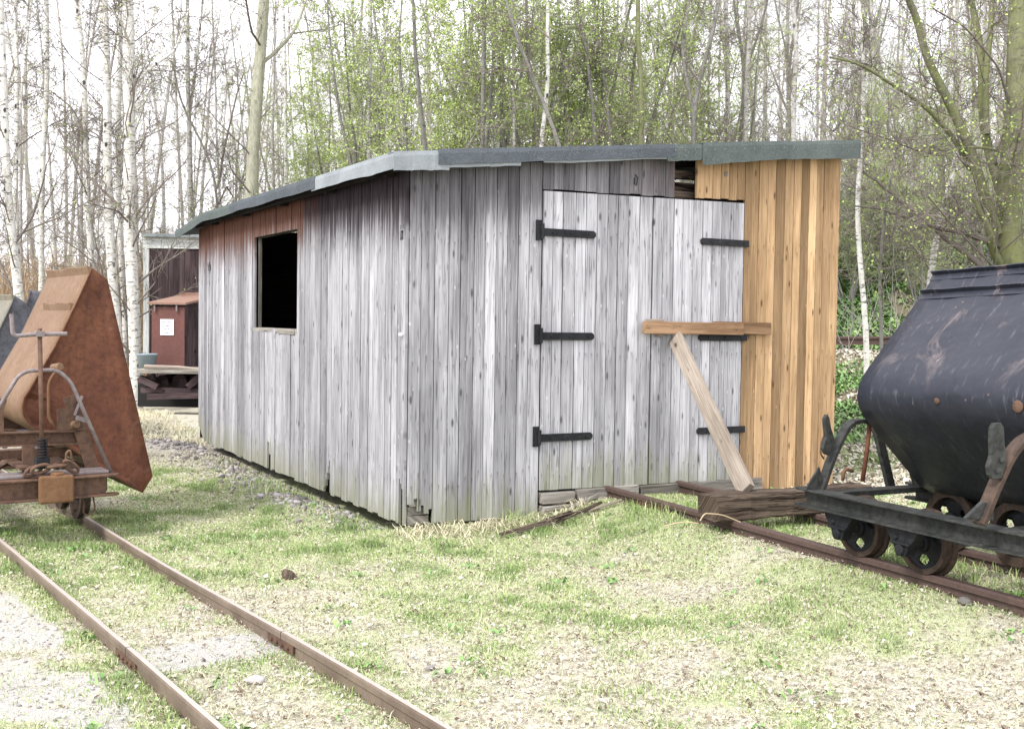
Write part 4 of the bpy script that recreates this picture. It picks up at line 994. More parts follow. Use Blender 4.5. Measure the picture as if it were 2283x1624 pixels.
# side beams (long I-sections, near one bending inward at its near end)
def sbeam(x, y0, y1, z, bend, name='side_beam'):
    P = [(x, y1, z)]+[(x, y, z) for y in np.linspace(y1-.15, y0+.45, 6)]
    if bend: P += [(x+.015*bend, y0+.3, z), (x+.05*bend, y0+.15, z), (x+.11*bend, y0, z)]
    else: P += [(x, y0, z)]
    m = MB(); m.sweep(P, [(a*1.05, b*.70) for a, b in IB])
    for zz_ in (z, z+.089):
        m.prism([(x-.057, y1, zz_), (x-.045, y1+.05, zz_), (x-.01, y1+.075, zz_), (x+.03, y1+.055, zz_), (x+.057, y1, zz_)][::-1], (0, 0, .012))
    m.build(name, M['iron_green'], wr, bevel=.0015)
xb = -.50
zb_ = .480
sbeam(xb, -.45, 1.33, zb_, 1.); sbeam(.45, -.45, 1.45, .445, 0)
m = MB(); m.beam((xb, 1.30, .54), (.45, 1.30, .54), .10, .03); m.beam((xb, -.3, .54), (.45, -.3, .54), .1, .03); m.beam((-.44, .3, .47), (.42, .3, .47), .06, .06); m.build('cross_member', M['iron_green'], wr)
# hoops at the two ends
def hoopR(t0, pts, r_=.022):
    P = fillet([REp(u, v, t0) for u, v in pts], .10, 7)
    m = MB(); m.sweep(P, [(-.012, -r_*1.4), (.012, -r_*1.4), (.012, r_*1.4), (-.012, r_*1.4)], up=(0, 1, .001)); m.build('hoop', M['iron_green'], wr, bevel=.003)
hoopR(1.28, [(1828, 1092), (1856, 1010), (1893, 938), (1938, 938), (2010, 935), (2060, 980)])
m = MB(); P = fillet([(*REp(1938, 942, 1.28)[:2], REp(1938, 942, 1.28)[2]), REp(1934, 990, 1.28), REp(1922, 1072, 1.28)], .1); m.tube(P, .013, 8); m.build('hoop_strut', M['rust_red'], wr, smooth=True)
m = MB(); q = [REp(u, v, 1.27) for u, v in ((1793, 1096), (1838, 1100), (1832, 1062), (1826, 1040))]; m.prism(q, (0, .012, 0)); m.build('gusset_plate', M['iron_green'], wr)
def leverR(t0, pts, name='catch_lever', mat='iron_green'):
    q = [REp(u, v, t0) for u, v in pts]; m = MB(); m.prism(q, (0, .025, 0)); m.build(name, M[mat], wr, bevel=.004)
leverR(1.24, [(1838, 932), (1844, 923), (1849, 930), (1852, 950), (1857, 966), (1862, 985), (1850, 1015), (1840, 1012), (1834, 1000), (1842, 975), (1839, 950)])
m = MB(); P = fillet([REp(u, v, 1.30) for u, v in ((1838, 965), (1830, 985), (1828, 1010), (1836, 1022))], .02); m.tube(P, .005, 6); m.build('catch_hook', M['rust_dark'], wr, smooth=True)
m = MB(); P = fillet([REp(u, v, 1.2) for u, v in ((1878, 1070), (1880, 1050), (1888, 1044), (1900, 1050))], .02); m.tube(P, .010, 7); m.build('coupling_hook', M['rust_orange'], wr, smooth=True)
# near-end hoop and lever
P = fillet([REp(u, v, -.02) for u, v in ((2182, 1168), (2218, 1080), (2248, 1015), (2282, 975), (2360, 955), (2500, 1000), (2560, 1160))], .10, 7)
m = MB(); m.sweep(P, [(-.014, -.034), (.014, -.034), (.014, .034), (-.014, .034)], up=(0, 1, .001)); m.build('hoop', M['rim_dark'], wr, bevel=.004)
q = [REp(u, v, -.03) for u, v in ((2152, 1155), (2215, 1160), (2215, 1120), (2190, 1118))]; m = MB(); m.prism(q, (0, .02, 0)); m.build('gusset_plate', M['iron_green'], wr, bevel=.004)
leverR(-.055, [(2212, 955), (2218, 943), (2232, 942), (2238, 952), (2240, 990), (2243, 1012), (2242, 1030), (2234, 1066), (2214, 1068), (2207, 1058), (2204, 1040), (2212, 1015), (2211, 980)])
for (u, v) in ((2233, 1026), (2224, 1049)): m = MB(); q = REp(u, v, -.06); m.revolve([(0, .014), (.008, .013), (.012, .006), (.013, 0)], q, (0, -1, 0), 12); m.build('bolt', M['iron_green'], wr)
# pedestal post and plate under the tub, far side
b2_ = RWp(2000, 1110, .25); m = MB(); m.beam((.20, b2_[1], .52), (.05, b2_[1], .95), .05, .03, up=(0, 1, 0)); m.build('pedestal', M['iron_green'], wr); m = MB(); m.beam((.42, b2_[1]-.0, .52), (.30, b2_[1], .80), .05, .03, up=(0, 1, 0))
m.prism([(.36, b2_[1]-.02, .54), (.36, b2_[1]-.02, .78), (.36, b2_[1]-.38, .54)], (.012, 0, 0)); m.beam((.0, .2, .62), (.35, .2, .62), .08, .16); m.build('pedestal', M['iron_green'], wr)
# wheels, axles and axle boxes
for y in (1.06, .60):
    zc = ZR-.005+.155
    wheel(wr, (-.345, y, zc), outer=-1); wheel(wr, (.345, y, zc), outer=1)
    m = MB(); m.tube([(-.47, y, zc), (.42, y, zc)], .024, 10); m.build('axle', M['iron_black'], wr, smooth=True)
    for x in (-.49, .44):
        m = MB(); zt = zb_ if x < 0 else .445
        m.prism([(x-.03, y-.12, zt-.002), (x-.03, y+.12, zt-.002), (x-.03, y+.085, zt-.05), (x-.03, y+.05, zc-.005), (x-.03, y+.03, zc-.055), (x-.03, y-.03, zc-.055), (x-.03, y-.05, zc-.005), (x-.03, y-.085, zt-.05)], (.07, 0, 0))
        m.box((x-.034, y, zc+.012), (.02, .13, .014)); m.revolve([(0, .015), (.01, .013), (.013, 0)], (x-.03, y+.03, zc+.04), (-1, 0, 0), 8); m.revolve([(0, .03), (.015, .028), (.02, .0)], (x-.03, y, zc-.02), (-1, 0, 0), 14)
        m.build('axle_box', M['iron_black'], wr, bevel=.006)
# beam under the log end / sill between frame and ground
# ------------------------------------------------------------------ left rear: hut, cabinet, bucket, platform
def flatbox(u0, v0, u1, v1, y, d):
    p = on_depth(u0, v0, y); q = on_depth(u1, v1, y); return ((p[0]+q[0])/2, y+d/2, (p[2]+q[2])/2), (abs(q[0]-p[0]), d, abs(p[2]-q[2]))
hut = empty('wooden_hut', (0, 0, 0), 0, 'dark brown board hut with pale roof edge behind the shed', 'hut')
YH = 19.8
m = MB(); p = on_depth(328, 553, YH); q = on_depth(470, 885, YH); n_ = 12
for k in range(n_):
    x0 = p[0]+(q[0]-p[0])*k/n_; x1 = p[0]+(q[0]-p[0])*(k+1)/n_; m.box(((x0+x1)/2, YH+rng.uniform(0, .01), (p[2]+.1)/2+.05), (x1-x0-.006, .03, p[2]-.1), tone=rng.random())
m.box(((p[0]+q[0])/2, YH+1.2, p[2]/2), (q[0]-p[0]-.05, 2.3, p[2]-.1)); m.build('wall', M['hut'], hut)
m = MB(); c, d = flatbox(318, 527, 470, 555, YH-.04, .05); m.box(c, d, tone=.9); m.build('fascia', M['pale'], hut)
m = MB(); c, d = flatbox(316, 519, 475, 531, YH-.15, 2.8); m.box(c, (d[0], d[1], .05)); m.build('roof', M['felt_pale'], hut)
m = MB(); c, d = flatbox(319, 555, 331, 800, YH-.06, .10); m.box(c, d, tone=.6); m.build('corner_post', M['pale'], hut)
hut.location = (0, 0, 0)
cab = empty('metal_cabinet', (0, 0, 0), 0, 'faded red cabinet with sloping lid and white notice before the dark hut', 'cabinet')
YC = 17.6
c, d = flatbox(338, 683, 411, 816, YC, .02); m = MB(); m.box((c[0], c[1], c[2]), d); m.build('door', M['red_cab'], cab, bevel=.004)
xl, xr = c[0]-d[0]/2, c[0]+d[0]/2; zb0, zt1 = c[2]-d[2]/2, c[2]+d[2]/2
m = MB(); m.prism([(xl+.01, YC+.022, zb0), (xr, YC+.022, zb0), (xr+.0, YC+.022, zt1+.03), (xl+.01, YC+.022, zt1+.03)], (.30, .62, 0.0)); 
m.prism([(xr+.003, YC+.022, zb0), (xr+.003, YC+.022, zt1+.03), (xr+.30, YC+.64, zt1+.12), (xr+.30, YC+.64, zb0)], (-.004, 0.004, 0)); m.build('side_panel', M['hut'], cab)
m = MB(); m.prism([(xl-.05, YC-.06, zt1+.035), (xr+.03, YC-.06, zt1+.035), (xr+.33, YC+.64, zt1+.17), (xl+.24, YC+.64, zt1+.17)], (0, 0, .03)); m.box(((xl+xr)/2+.28, YC+.62, zt1+.21), (xr-xl+.06, .03, .06)); m.build('lid', M['lid'], cab)
m = MB()
for u in (345, 394): p = on_depth(u, 686, YC-.02); m.box((p[0], YC-.03, p[2]), (.025, .02, .11))
m.build('clasp', M['steel'], cab)
c2, d2 = flatbox(357, 711, 387, 747, YC-.012, .006); m = MB(); m.box(c2, d2); nt = m.build('notice', M['white'], cab)
m = MB(); rr = random.Random(3)
for k, wds in enumerate(([.05, .03, .05], [.06, .07], [.03, .05, .04], [.05, .08])):
    z = c2[2]+d2[2]/2-.045-.055*k; x = c2[0]-d2[0]/2+.02
    for wl in wds:
        for i in range(int(wl/.012)):
            m.box((x+.005, YC-.014, z+rr.uniform(-.002, .002)), (rr.uniform(.004, .008), .002, rr.uniform(.010, .020))); x += .0115
        x += .012
m.build('lettering', M['ink'], nt)
bk = MB(); p = on_depth(323, 842, 17.2); bk.revolve([(0, .09), (.0, .11), (.26, .15), (.27, .165), (.29, .165), (.29, .15), (.02, .10), (.02, 0)], (p[0], 17.3, p[2]+.08), (0, 0, 1), 24); tag(bk.build('bucket', M['bucket'], smooth=True), 'grey blue plastic bucket beside the red cabinet', 'bucket')
pl = empty('plank_platform', (0, 0, 0), 0, 'low grey plank platform on stacked timber carrying the cabinet', 'platform')
m = MB(); c, d = flatbox(312, 822, 480, 832, 16.9, .25)
for k in range(4): m.box((c[0]+rng.uniform(-.03, .03), 16.9+k*.27, c[2]), (d[0], .25, .06), tone=rng.uniform(.4, 1))
m.build('deck_board', M['sleeper'], pl)
for (u, v, w) in ((360, 852, .16), (400, 850, .17), (435, 850, .14)):
    m = MB(); p = on_depth(u, v, 17.1); m.tube([(p[0], 17.1, p[2]), (p[0]+.1, 18, p[2])], w*.7, 10, tone=.3); m.build('round_log', M['hut'], pl)
for (u0, v0, u1, v1, y) in ((310, 850, 345, 838, 17), (316, 868, 450, 872, 17.0), (330, 884, 450, 880, 16.95), (420, 862, 446, 840, 16.95), (312, 842, 352, 862, 16.9)):
    m = MB(); m.beam(on_depth(u0, v0, y), on_depth(u1, v1, y), .12, .09, tone=rng.random()); m.build('timber', M['hut'], pl)
m = MB(); m.box((on_depth(385, 870, 17.6)[0], 17.7, .3), (1.0, .5, .45)); m.build('under_deck_box', M['black'], pl)  # near-black box filling the space under the platform deck
m = MB(); m.tube([on_depth(322, 817, 16.85), on_depth(400, 820, 16.87), on_depth(470, 828, 16.9)], .035, 8, tone=.9); tag(m.build('wooden_pole', M['brace']), 'thin pale pole lying on the plank platform', 'pole')

# ------------------------------------------------------------------ trees
def grow(S, D, L, P, wob, trop, rg):
    """S,D (n,3), L (n) -> paths (n,P,3)"""
    n = len(S); pts = np.zeros((n, P, 3)); pts[:, 0] = S; d = D/np.linalg.norm(D, axis=1)[:, None]; st = (L/(P-1))[:, None]
    for i in range(1, P):
        d = d+rg.normal(0, wob, (n, 3))+np.array([0, 0, 1.])*trop; d /= np.linalg.norm(d, axis=1)[:, None]; pts[:, i] = pts[:, i-1]+d*st
    return pts
def tubes(P, r, n=3):
    """P (m,p,3), r (m,p) -> verts, quads"""
    m, p, _ = P.shape; T = np.gradient(P, axis=1); T /= np.linalg.norm(T, axis=2)[..., None]+1e-9
    ref = np.where(np.abs(T[..., 2:3]) > .8, np.array([1., .1, 0]), np.array([0, .1, 1.])); N = np.cross(T, ref); N /= np.linalg.norm(N, axis=2)[..., None]; B = np.cross(T, N)
    a = np.arange(n)*2*pi/n
    V = P[:, :, None]+(N[:, :, None]*np.cos(a)[None, None, :, None]+B[:, :, None]*np.sin(a)[None, None, :, None])*r[:, :, None, None]
    b = (np.arange(m)[:, None, None]*p+np.arange(p-1)[None, :, None])*n; k = np.arange(n)[None, None]; k2 = (k+1) % n
    Q = np.stack([b+k, b+k2, b+n+k2, b+n+k], -1).reshape(-1, 4)
    return V.reshape(-1, 3), Q
def children(P, per, t0, t1, ang, rg):
    m, p, _ = P.shape; i = np.repeat(np.arange(m), per); t = rg.uniform(t0, t1, len(i))*(p-1); k = np.minimum(t.astype(int), p-2); f = (t-k)[:, None]
    S = P[i, k]*(1-f)+P[i, k+1]*f; D = P[i, k+1]-P[i, k]; D /= np.linalg.norm(D, axis=1)[:, None]
    R = rg.normal(0, 1, D.shape); R -= D*(R*D).sum(1)[:, None]; R /= np.linalg.norm(R, axis=1)[:, None]
    a = rg.uniform(*ang, len(i))[:, None]; return S, D*np.cos(a)+R*np.sin(a), i, t/(p-1)
class Tree:
    def __init__(s): s.tv = []; s.tq = []; s.tn = 0; s.cv = []; s.cq = []; s.ct = []; s.cm = []; s.cn = 0
    def trunk(s, P, r, n=9):
        V, Q = tubes(P, r, n); s.tv.append(V); s.tq.append(Q+s.tn); s.tn += len(V)
    def crown(s, P, r, tone, n=3):
        V, Q = tubes(P, r, n); s.cv.append(V); s.cq.append(Q+s.cn); s.cn += len(V); s.ct.append(np.repeat(tone, P.shape[1]*n)); s.cm.append(np.zeros(len(Q), int))
    def leaves(s, C, size, rg, tone):
        n = len(C); e1 = rg.normal(0, 1, (n, 3)); e1 /= np.linalg.norm(e1, axis=1)[:, None]; e2 = np.cross(e1, rg.normal(0, 1, (n, 3))); e2 /= np.linalg.norm(e2, axis=1)[:, None]
        z = size[:, None]; V = np.stack([C, C+e1*z*.5+e2*z*.35, C+e1*z, C+e1*z*.5-e2*z*.35], 1).reshape(-1, 3)
        s.cv.append(V); s.cq.append(np.arange(n*4).reshape(-1, 4)+s.cn); s.cn += len(V); s.ct.append(np.repeat(tone, 4)); s.cm.append(np.ones(n, int))
    def meshes(s, bark, twig, leaf):
        t = np_mesh('trunk', np.concatenate(s.tv), np.concatenate(s.tq), [M[bark]], smooth=True, link=False)
        c = np_mesh('crown', np.concatenate(s.cv), np.concatenate(s.cq), [M[twig], M[leaf]], tone=np.concatenate(s.ct), mi=np.concatenate(s.cm), link=False)
        return t, c
def limbs(T, parents, rpar, rg, n1, n2, n3, t0, L1, ang1, trop1, leafn, leafs, rtw=.0045, trunk_n=0, wob=.10, droop=-.05, spread=(.5, 1.0), leaf_lo=.0):
    S, D, i, t = children(parents, n1, t0, .98, ang1, rg); L = L1*(1.15-t*.75)*rg.uniform(.5, 1.2, len(S))
    P1 = grow(S, D, L, 8, wob, trop1, rg); pr = np.interp(t, [0, 1], [1, .25])
    r1 = np.clip(rpar*.30*pr*np.clip(L/L1, .4, 1.2), .006, .05)[:, None]*np.linspace(1, .25, 8)[None]
    T.crown(P1, r1, rg.uniform(.2, .8, len(S)), 4)
    S, D, i2, t2 = children(P1, n2, .15, 1., spread, rg); L2 = (L[i2]*rg.uniform(.2, .5, len(S)))*(1.1-t2*.5)
    P2 = grow(S, D, L2, 6, .16, droop, rg); T.crown(P2, np.full((len(S), 1), rtw*1.25)*np.linspace(1, .5, 6)[None], rg.uniform(.2, 1, len(S)))
    S, D, i3, t3 = children(P2, n3, .15, 1., (.35, .9), rg); L3 = rg.uniform(.12, .42, len(S))*np.clip(L1*.6, .7, 1.6)
    P3 = grow(S, D, L3, 4, .18, droop*1.3, rg); T.crown(P3, np.full((len(S), 1), rtw*.8)*np.linspace(1, .6, 4)[None], rg.uniform(.3, 1, len(S)))
    if leafn:
        j = rg.integers(0, len(P3), leafn); k = rg.integers(1, 4, leafn); T.leaves(P3[j, k]+rg.normal(0, .02, (leafn, 3)), rg.uniform(.6, 1.3, leafn)*leafs, rg, rg.uniform(leaf_lo, 1, leafn))
VAR = {}
def make_var(kind, seed):
    rg = np.random.default_rng(seed); T = Tree()
    if kind in ('birch', 'birchfar', 'thin'):
        Ht = {'birch': 14, 'birchfar': 13, 'thin': 10}[kind]; r0 = {'birch': .095, 'birchfar': .085, 'thin': .05}[kind]
        P = grow(np.array([[0, 0, -.2]]), np.array([[rg.normal(0, .02), rg.normal(0, .02), 1.]]), np.array([Ht]), 22, .028, .05, rg)
        T.trunk(P, (r0*np.linspace(1.08, .12, 22)**.8)[None])
        limbs(T, P, r0, rg, {'birch': 50, 'birchfar': 42, 'thin': 32}[kind], 7, 5, .14, {'birch': 2.3, 'birchfar': 2.2, 'thin': 1.6}[kind], (.55, 1.15), .035, 1500 if kind != 'thin' else 1300, .034, rtw=.0048)
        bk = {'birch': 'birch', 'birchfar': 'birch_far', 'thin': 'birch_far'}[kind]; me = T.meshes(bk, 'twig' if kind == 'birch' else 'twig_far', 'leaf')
    elif kind == 'grey':
        Ht = 12; r0 = .10
        P = grow(np.array([[0, 0, -.2]]), np.array([[rg.normal(0, .10), rg.normal(0, .1), 1.]]), np.array([Ht]), 20, .05, .05, rg); T.trunk(P, (r0*np.linspace(1.05, .15, 20))[None])
        S, D, i, t = children(P, 4, .18, .55, (.35, .6), rg); PB = grow(S, D, rg.uniform(4, 7, 4), 12, .06, .09, rg); T.trunk(PB, (r0*.55*np.linspace(1, .2, 12))[None].repeat(4, 0), 7)
        limbs(T, P, r0, rg, 34, 7, 5, .25, 2.2, (.5, 1.1), .03, 2600, .035); limbs(T, PB, r0*.6, rg, 12, 6, 5, .15, 1.7, (.5, 1.1), .03, 1200, .035)
        me = T.meshes('greybark', 'twig_far', 'leaf')
    elif kind == 'leafy':
        r0 = .07; n = 6; a = rg.uniform(0, 2*pi, n)
        P = grow(np.stack([np.cos(a)*.15, np.sin(a)*.15, np.full(n, -.2)], -1), np.stack([np.cos(a)*.28, np.sin(a)*.28, np.ones(n)], -1), rg.uniform(6.5, 9, n), 16, .06, .04, rg)
        T.trunk(P, (r0*np.linspace(1, .15, 16))[None].repeat(n, 0), 7)
        limbs(T, P, r0, rg, 20, 7, 4, .18, 1.9, (.45, 1.1), .02, 36000, .038, leaf_lo=.3)
        me = T.meshes('greybark', 'twig_far', 'leaf')
    elif kind == 'scrub':
        n = 16; a = rg.uniform(0, 2*pi, n)
        P = grow(np.stack([np.cos(a)*.3, np.sin(a)*.3, np.full(n, -.1)], -1), np.stack([np.cos(a)*.5, np.sin(a)*.5, np.ones(n)], -1), rg.uniform(2, 4.2, n), 10, .08, .02, rg)
        T.trunk(P, (.016*np.linspace(1, .3, 10))[None].repeat(n, 0), 5)
        limbs(T, P, .02, rg, 9, 5, 4, .15, .9, (.4, 1.), .02, 1300, .035)
        me = T.meshes('greybark', 'twig_far', 'leaf')
    VAR[(kind, seed)] = me
for k, sd in (('birch', 1), ('birch', 2), ('birch', 3), ('birchfar', 4), ('birchfar', 5), ('birchfar', 6), ('thin', 7), ('thin', 8), ('thin', 9), ('grey', 10), ('grey', 11), ('grey', 12), ('leafy', 13), ('leafy', 14), ('leafy', 15), ('scrub', 16), ('scrub', 17)): make_var(k, sd)
NM = {'birch': 'birch_tree', 'birchfar': 'birch_tree', 'thin': 'young_tree', 'grey': 'woodland_tree', 'leafy': 'leafing_tree', 'scrub': 'bare_shrub'}
def place(kind, seed, x, y, s, label, group=None, lean=(0, 0), cat='tree', sxy=None):
    me = VAR[(kind, seed)]; z = float(hgt(x, y))
    e = empty(NM[kind], (x, y, z), 0, label, cat, group); e.rotation_euler = (lean[1], lean[0], random.uniform(0, 6.28)); e.scale = ((sxy or s), (sxy or s), s)
    for nm, m_ in zip(('trunk', 'crown'), me): o = bpy.data.objects.new(nm, m_); COL.objects.link(o); o.parent = e
    return e
def px(kind, seed, u, depth, wpx, label, lean=0., group=None, v=690, cat='tree'):
    """a tree whose trunk stands at image column u at the given depth, wpx wide"""
    P = on_depth(u, v, depth); r = {'birch': .19, 'birchfar': .17, 'thin': .10, 'grey': .20, 'leafy': .14, 'scrub': .1}[kind]
    sx = wpx*depth/F/r if wpx else 1.
    return place(kind, seed, P[0], depth, max(.8, min(1.15, sx)), label, group, (lean, random.uniform(-.02, .02)), cat, sxy=max(.55, min(1.6, sx)))
# trees drawn from the photo: explicit stems in real space
def custom(name, label, depth, stems, bark_, twig_n=0, tw=dict(), cat='tree', seed=1, leafn=0, wob=.15, group=None, tmat='twig'):
    rg = np.random.default_rng(seed); T = Tree(); base = None
    b0 = on_depth(stems[0][0][0][0], stems[0][0][0][1], depth); bz = float(hgt(b0[0], b0[1])); B = np.array([b0[0], b0[1], bz])
    for si, (pts, w0, w1, dy) in enumerate(stems):
        q = np.array([on_depth(u, v, depth+dy*k/(max(1, len(pts)-1))) for k, (u, v) in enumerate(pts)])
        if si == 0 and q[0][2] > bz-.1: q = np.concatenate([[[q[0][0]-(q[1][0]-q[0][0])*.1, q[0][1], bz-.15]], q])
        # resample
        d = np.r_[0, np.cumsum(np.linalg.norm(np.diff(q, axis=0), axis=1))]; n = 26; tt = np.linspace(0, d[-1], n)
        P = np.stack([np.interp(tt, d, q[:, k]) for k in range(3)], -1)
        for _ in range(2): P[1:-1] = (P[:-2]+P[1:-1]*2+P[2:])/4
        if si == 0 or w0 > 16: P[:, 0] += .02*np.sin(np.linspace(0, 9, n)+si); P[:, 1] += .03*np.sin(np.linspace(0, 5, n)+si)
        # carry stems on beyond the top of the frame
        r0, r1 = w0*depth/F/2, w1*depth/F/2
        if pts[-1][1] <= 5 and w1 > 5:
            e = P[-1]-P[-4]; e /= np.linalg.norm(e); ext = P[-1]+e*np.linspace(.5, 4.5, 6)[:, None]; P = np.concatenate([P, ext]); r = np.r_[np.linspace(r0, r1, n), np.linspace(r1*.92, r1*.3, 6)]
        else: r = np.linspace(r0, r1, n)
        P = P-B
        if w0 >= 7: T.trunk(P[None], r[None], 12 if w0 > 15 else 8)
        else: T.crown(P[None], r[None], np.array([.3]), 5)
        if twig_n:
            k = max(2, int(twig_n*(1 if si == 0 else .45)))
            limbs(T, P[None], r0, rg, k, tw.get('n2', 6), tw.get('n3', 4), tw.get('t0', .12), tw.get('L', 2.0)*(1 if si == 0 else .6), tw.get('ang', (.6, 1.2)), tw.get('trop', .03), int(leafn*(1 if si == 0 else .4)), .032, rtw=tw.get('r', .0045))
    e = empty(name, tuple(B), 0, label, cat, group)
    for nm, m_ in zip(('trunk', 'crown'), T.meshes(bark_, tmat, 'leaf')): o = bpy.data.objects.new(nm, m_); COL.objects.link(o); o.parent = e
    return e
BR = 'birch_tree'
custom(BR, 'white birch with black marks standing before the red cabinet, long limb arching right', 18.3, [([(303,884),(297,760),(292,600),(290,400),(289,200),(286,0)], 30, 22, 0), ([(297,190),(320,165),(350,140),(385,118),(408,80),(420,20)], 9, 4, 1.5), ([(292,110),(275,60),(240,10)], 7, 3, -1), ([(290,500),(262,470),(228,462),(196,452)], 5, 2, -1)], 'birch', 26, dict(L=2.0), seed=3, leafn=250)
custom(BR, 'white birch just left of the one before the red cabinet', 19.5, [([(262,800),(248,620),(243,430),(238,200),(232,0)], 24, 16, 0), ([(246,330),(215,300),(190,285)], 6, 2, 1)], 'birch', 26, dict(L=2.2), seed=4, leafn=300)
custom(BR, 'slim birch between two thicker birches behind the rusty wagon', 21.5, [([(276,700),(268,560),(266,430),(262,250),(268,60),(268,0)], 15, 9, 0)], 'birch', 20, dict(L=1.9), seed=5, leafn=300)
custom(BR, 'birch with a broken dark twig rising over the rusty tub tip', 20.5, [([(212,720),(201,560),(196,400),(190,260),(182,100),(170,0)], 16, 10, 0), ([(198,310),(160,240),(110,200),(60,190)], 5, 2, 1)], 'birch', 22, dict(L=2.1), seed=6, leafn=300)
custom(BR, 'thin birch standing alone left of the rusty tub', 21, [([(88,690),(92,560),(96,400),(104,200),(104,0)], 14, 10, 0), ([(42,325),(70,305),(120,275),(150,262)], 4, 2, .5)], 'birch', 22, dict(L=2.2), seed=7, leafn=300)
custom(BR, 'leftmost birch with thick blotched trunk at the photo edge', 18.5, [([(42,690),(30,560),(20,440),(10,250),(2,60),(0,0)], 24, 14, 0)], 'birch', 24, dict(L=2.0), seed=8, leafn=200)
custom(BR, 'second birch from the left edge, close beside the leftmost one', 20, [([(38,680),(36,500),(38,300),(36,120),(34,0)], 14, 9, 0), ([(40,300),(52,160),(70,0)], 7, 5, .5)], 'birch', 18, dict(L=1.8), seed=9, leafn=200)
custom('beech_tree', 'thick smooth pale trunk with one dark limb curving right above the shed roof', 21, [([(560,700),(562,445),(566,330),(574,180),(583,60),(588,0)], 31, 24, 0), ([(580,145),(612,118),(650,78),(665,50),(682,0)], 9, 6, 1), ([(655,75),(690,70),(725,66),(760,55)], 4, 2, .5), ([(585,110),(560,70),(548,0)], 6, 4, -1)], 'smooth', 16, dict(L=2.2, ang=(.8, 1.3)), seed=10, leafn=300)
custom(BR, 'pale birch above the hut with dark bark patches, left of the smooth trunk', 23, [([(425,700),(427,480),(424,320),(416,150),(418,0)], 17, 8, 0), ([(424,250),(440,120),(452,0)], 7, 5, .5)], 'birch_far', 24, dict(L=2.2), seed=11, leafn=400)
custom('woodland_tree', 'dark slanting branchy tree between the birches and the smooth trunk', 22, [([(490,700),(488,470),(478,380),(440,300),(400,230),(385,140)], 8, 4, 0), ([(484,420),(500,330),(530,200),(545,160)], 6, 3, 1), ([(488,455),(505,415),(520,440)], 5, 3, 1)], 'greybark', 22, dict(L=1.8), seed=12, leafn=900, tmat='twig')
custom(BR, 'small white birch above the middle of the side roof', 25, [([(640,700),(640,420),(637,280),(633,100),(630,0)], 12, 6, 0)], 'birch', 20, dict(L=2.0), seed=13, leafn=500)
custom(BR, 'birch rising behind the roof corner with ladder like marks', 22, [([(830,700),(826,380),(823,250),(822,120),(824,0)], 13, 9, 0), ([(868,360),(858,250),(852,120),(868,0)], 7, 5, .5)], 'birch', 22, dict(L=2.0), seed=14, leafn=900)
custom('woodland_tree', 'bare straight pole like trunk in the middle of the green crown', 19, [([(1080,700),(1078,360),(1074,200),(1076,80),(1078,0)], 12, 9, 0)], 'greybark', 12, dict(L=1.6), seed=15, leafn=1200)
custom(BR, 'cluster of two slim pale stems right of the bare pole', 20, [([(1115,700),(1112,340),(1118,200),(1117,60),(1120,0)], 11, 6, 0), ([(1102,700),(1098,330),(1100,180),(1096,40),(1094,0)], 9, 5, .3)], 'birch_far', 14, dict(L=1.6), seed=16, leafn=900)
custom(BR, 'slim pale stem with crooked side branch in the green crown', 19, [([(1150,700),(1148,340),(1142,200),(1140,60),(1140,0)], 9, 5, 0), ([(1148,160),(1110,152),(1060,155)], 4, 2, .5)], 'birch_far', 12, dict(L=1.6), seed=17, leafn=900)
custom(BR, 'wavy white birch stem crossing the leaning mossy trunk', 18.5, [([(1212,700),(1206,335),(1212,250),(1222,180),(1215,110),(1218,60),(1220,0)], 12, 8, 0)], 'birch', 16, dict(L=1.8), seed=18, leafn=800)
custom('woodland_tree', 'mossy grey trunk leaning left above the door', 17.5, [([(1290,700),(1262,360),(1215,240),(1165,130),(1140,60),(1125,0)], 13, 7, 0), ([(1178,160),(1120,150),(1090,148)], 4, 2, .5), ([(1230,90),(1180,50),(1080,25)], 5, 2, 1)], 'greybark', 18, dict(L=1.8), seed=19, leafn=1500)
custom('woodland_tree', 'tall grey green trunk right of the green crown', 19, [([(1438,700),(1430,330),(1428,200),(1418,90),(1420,0)], 15, 10, 0), ([(1428,200),(1380,170),(1300,140)], 4, 2, 1)], 'greenbark', 22, dict(L=2.0), seed=20, leafn=2200)
custom('woodland_tree', 'forked mossy trunks just left of the tall grey green trunk', 19.6, [([(1335,700),(1330,340),(1318,220),(1300,90),(1285,0)], 11, 7, 0), ([(1362,345),(1350,200),(1330,60),(1320,0)], 10, 6, .5)], 'greybark', 18, dict(L=1.8), seed=21, leafn=2400)
custom('woodland_tree', 'dark forked trunk above the gap over the door', 20, [([(1560,700),(1548,335),(1545,250),(1562,150),(1590,60),(1600,0)], 15, 9, 0), ([(1546,260),(1520,120),(1535,0)], 9, 6, .5), ([(1555,180),(1500,100),(1460,40)], 5, 3, 1)], 'greybark', 26, dict(L=2.2), seed=22, leafn=1300, tmat='twig')
custom(BR, 'pale birch stem right of the dark forked trunk', 22, [([(1628,700),(1625,320),(1620,200),(1618,100),(1615,0)], 14, 10, 0)], 'birch_far', 22, dict(L=2.2), seed=23, leafn=900)
custom(BR, 'slim pinkish birch above the orange boards', 21, [([(1668,700),(1664,320),(1662,160),(1668,80),(1667,0)], 13, 9, 0)], 'birch_far', 22, dict(L=2.2), seed=24, leafn=900)
custom(BR, 'birch with curling bark above the right roof end', 20, [([(1774,700),(1770,310),(1768,220),(1772,100),(1764,0)], 14, 10, 0)], 'birch_far', 24, dict(L=2.2), seed=25, leafn=900)
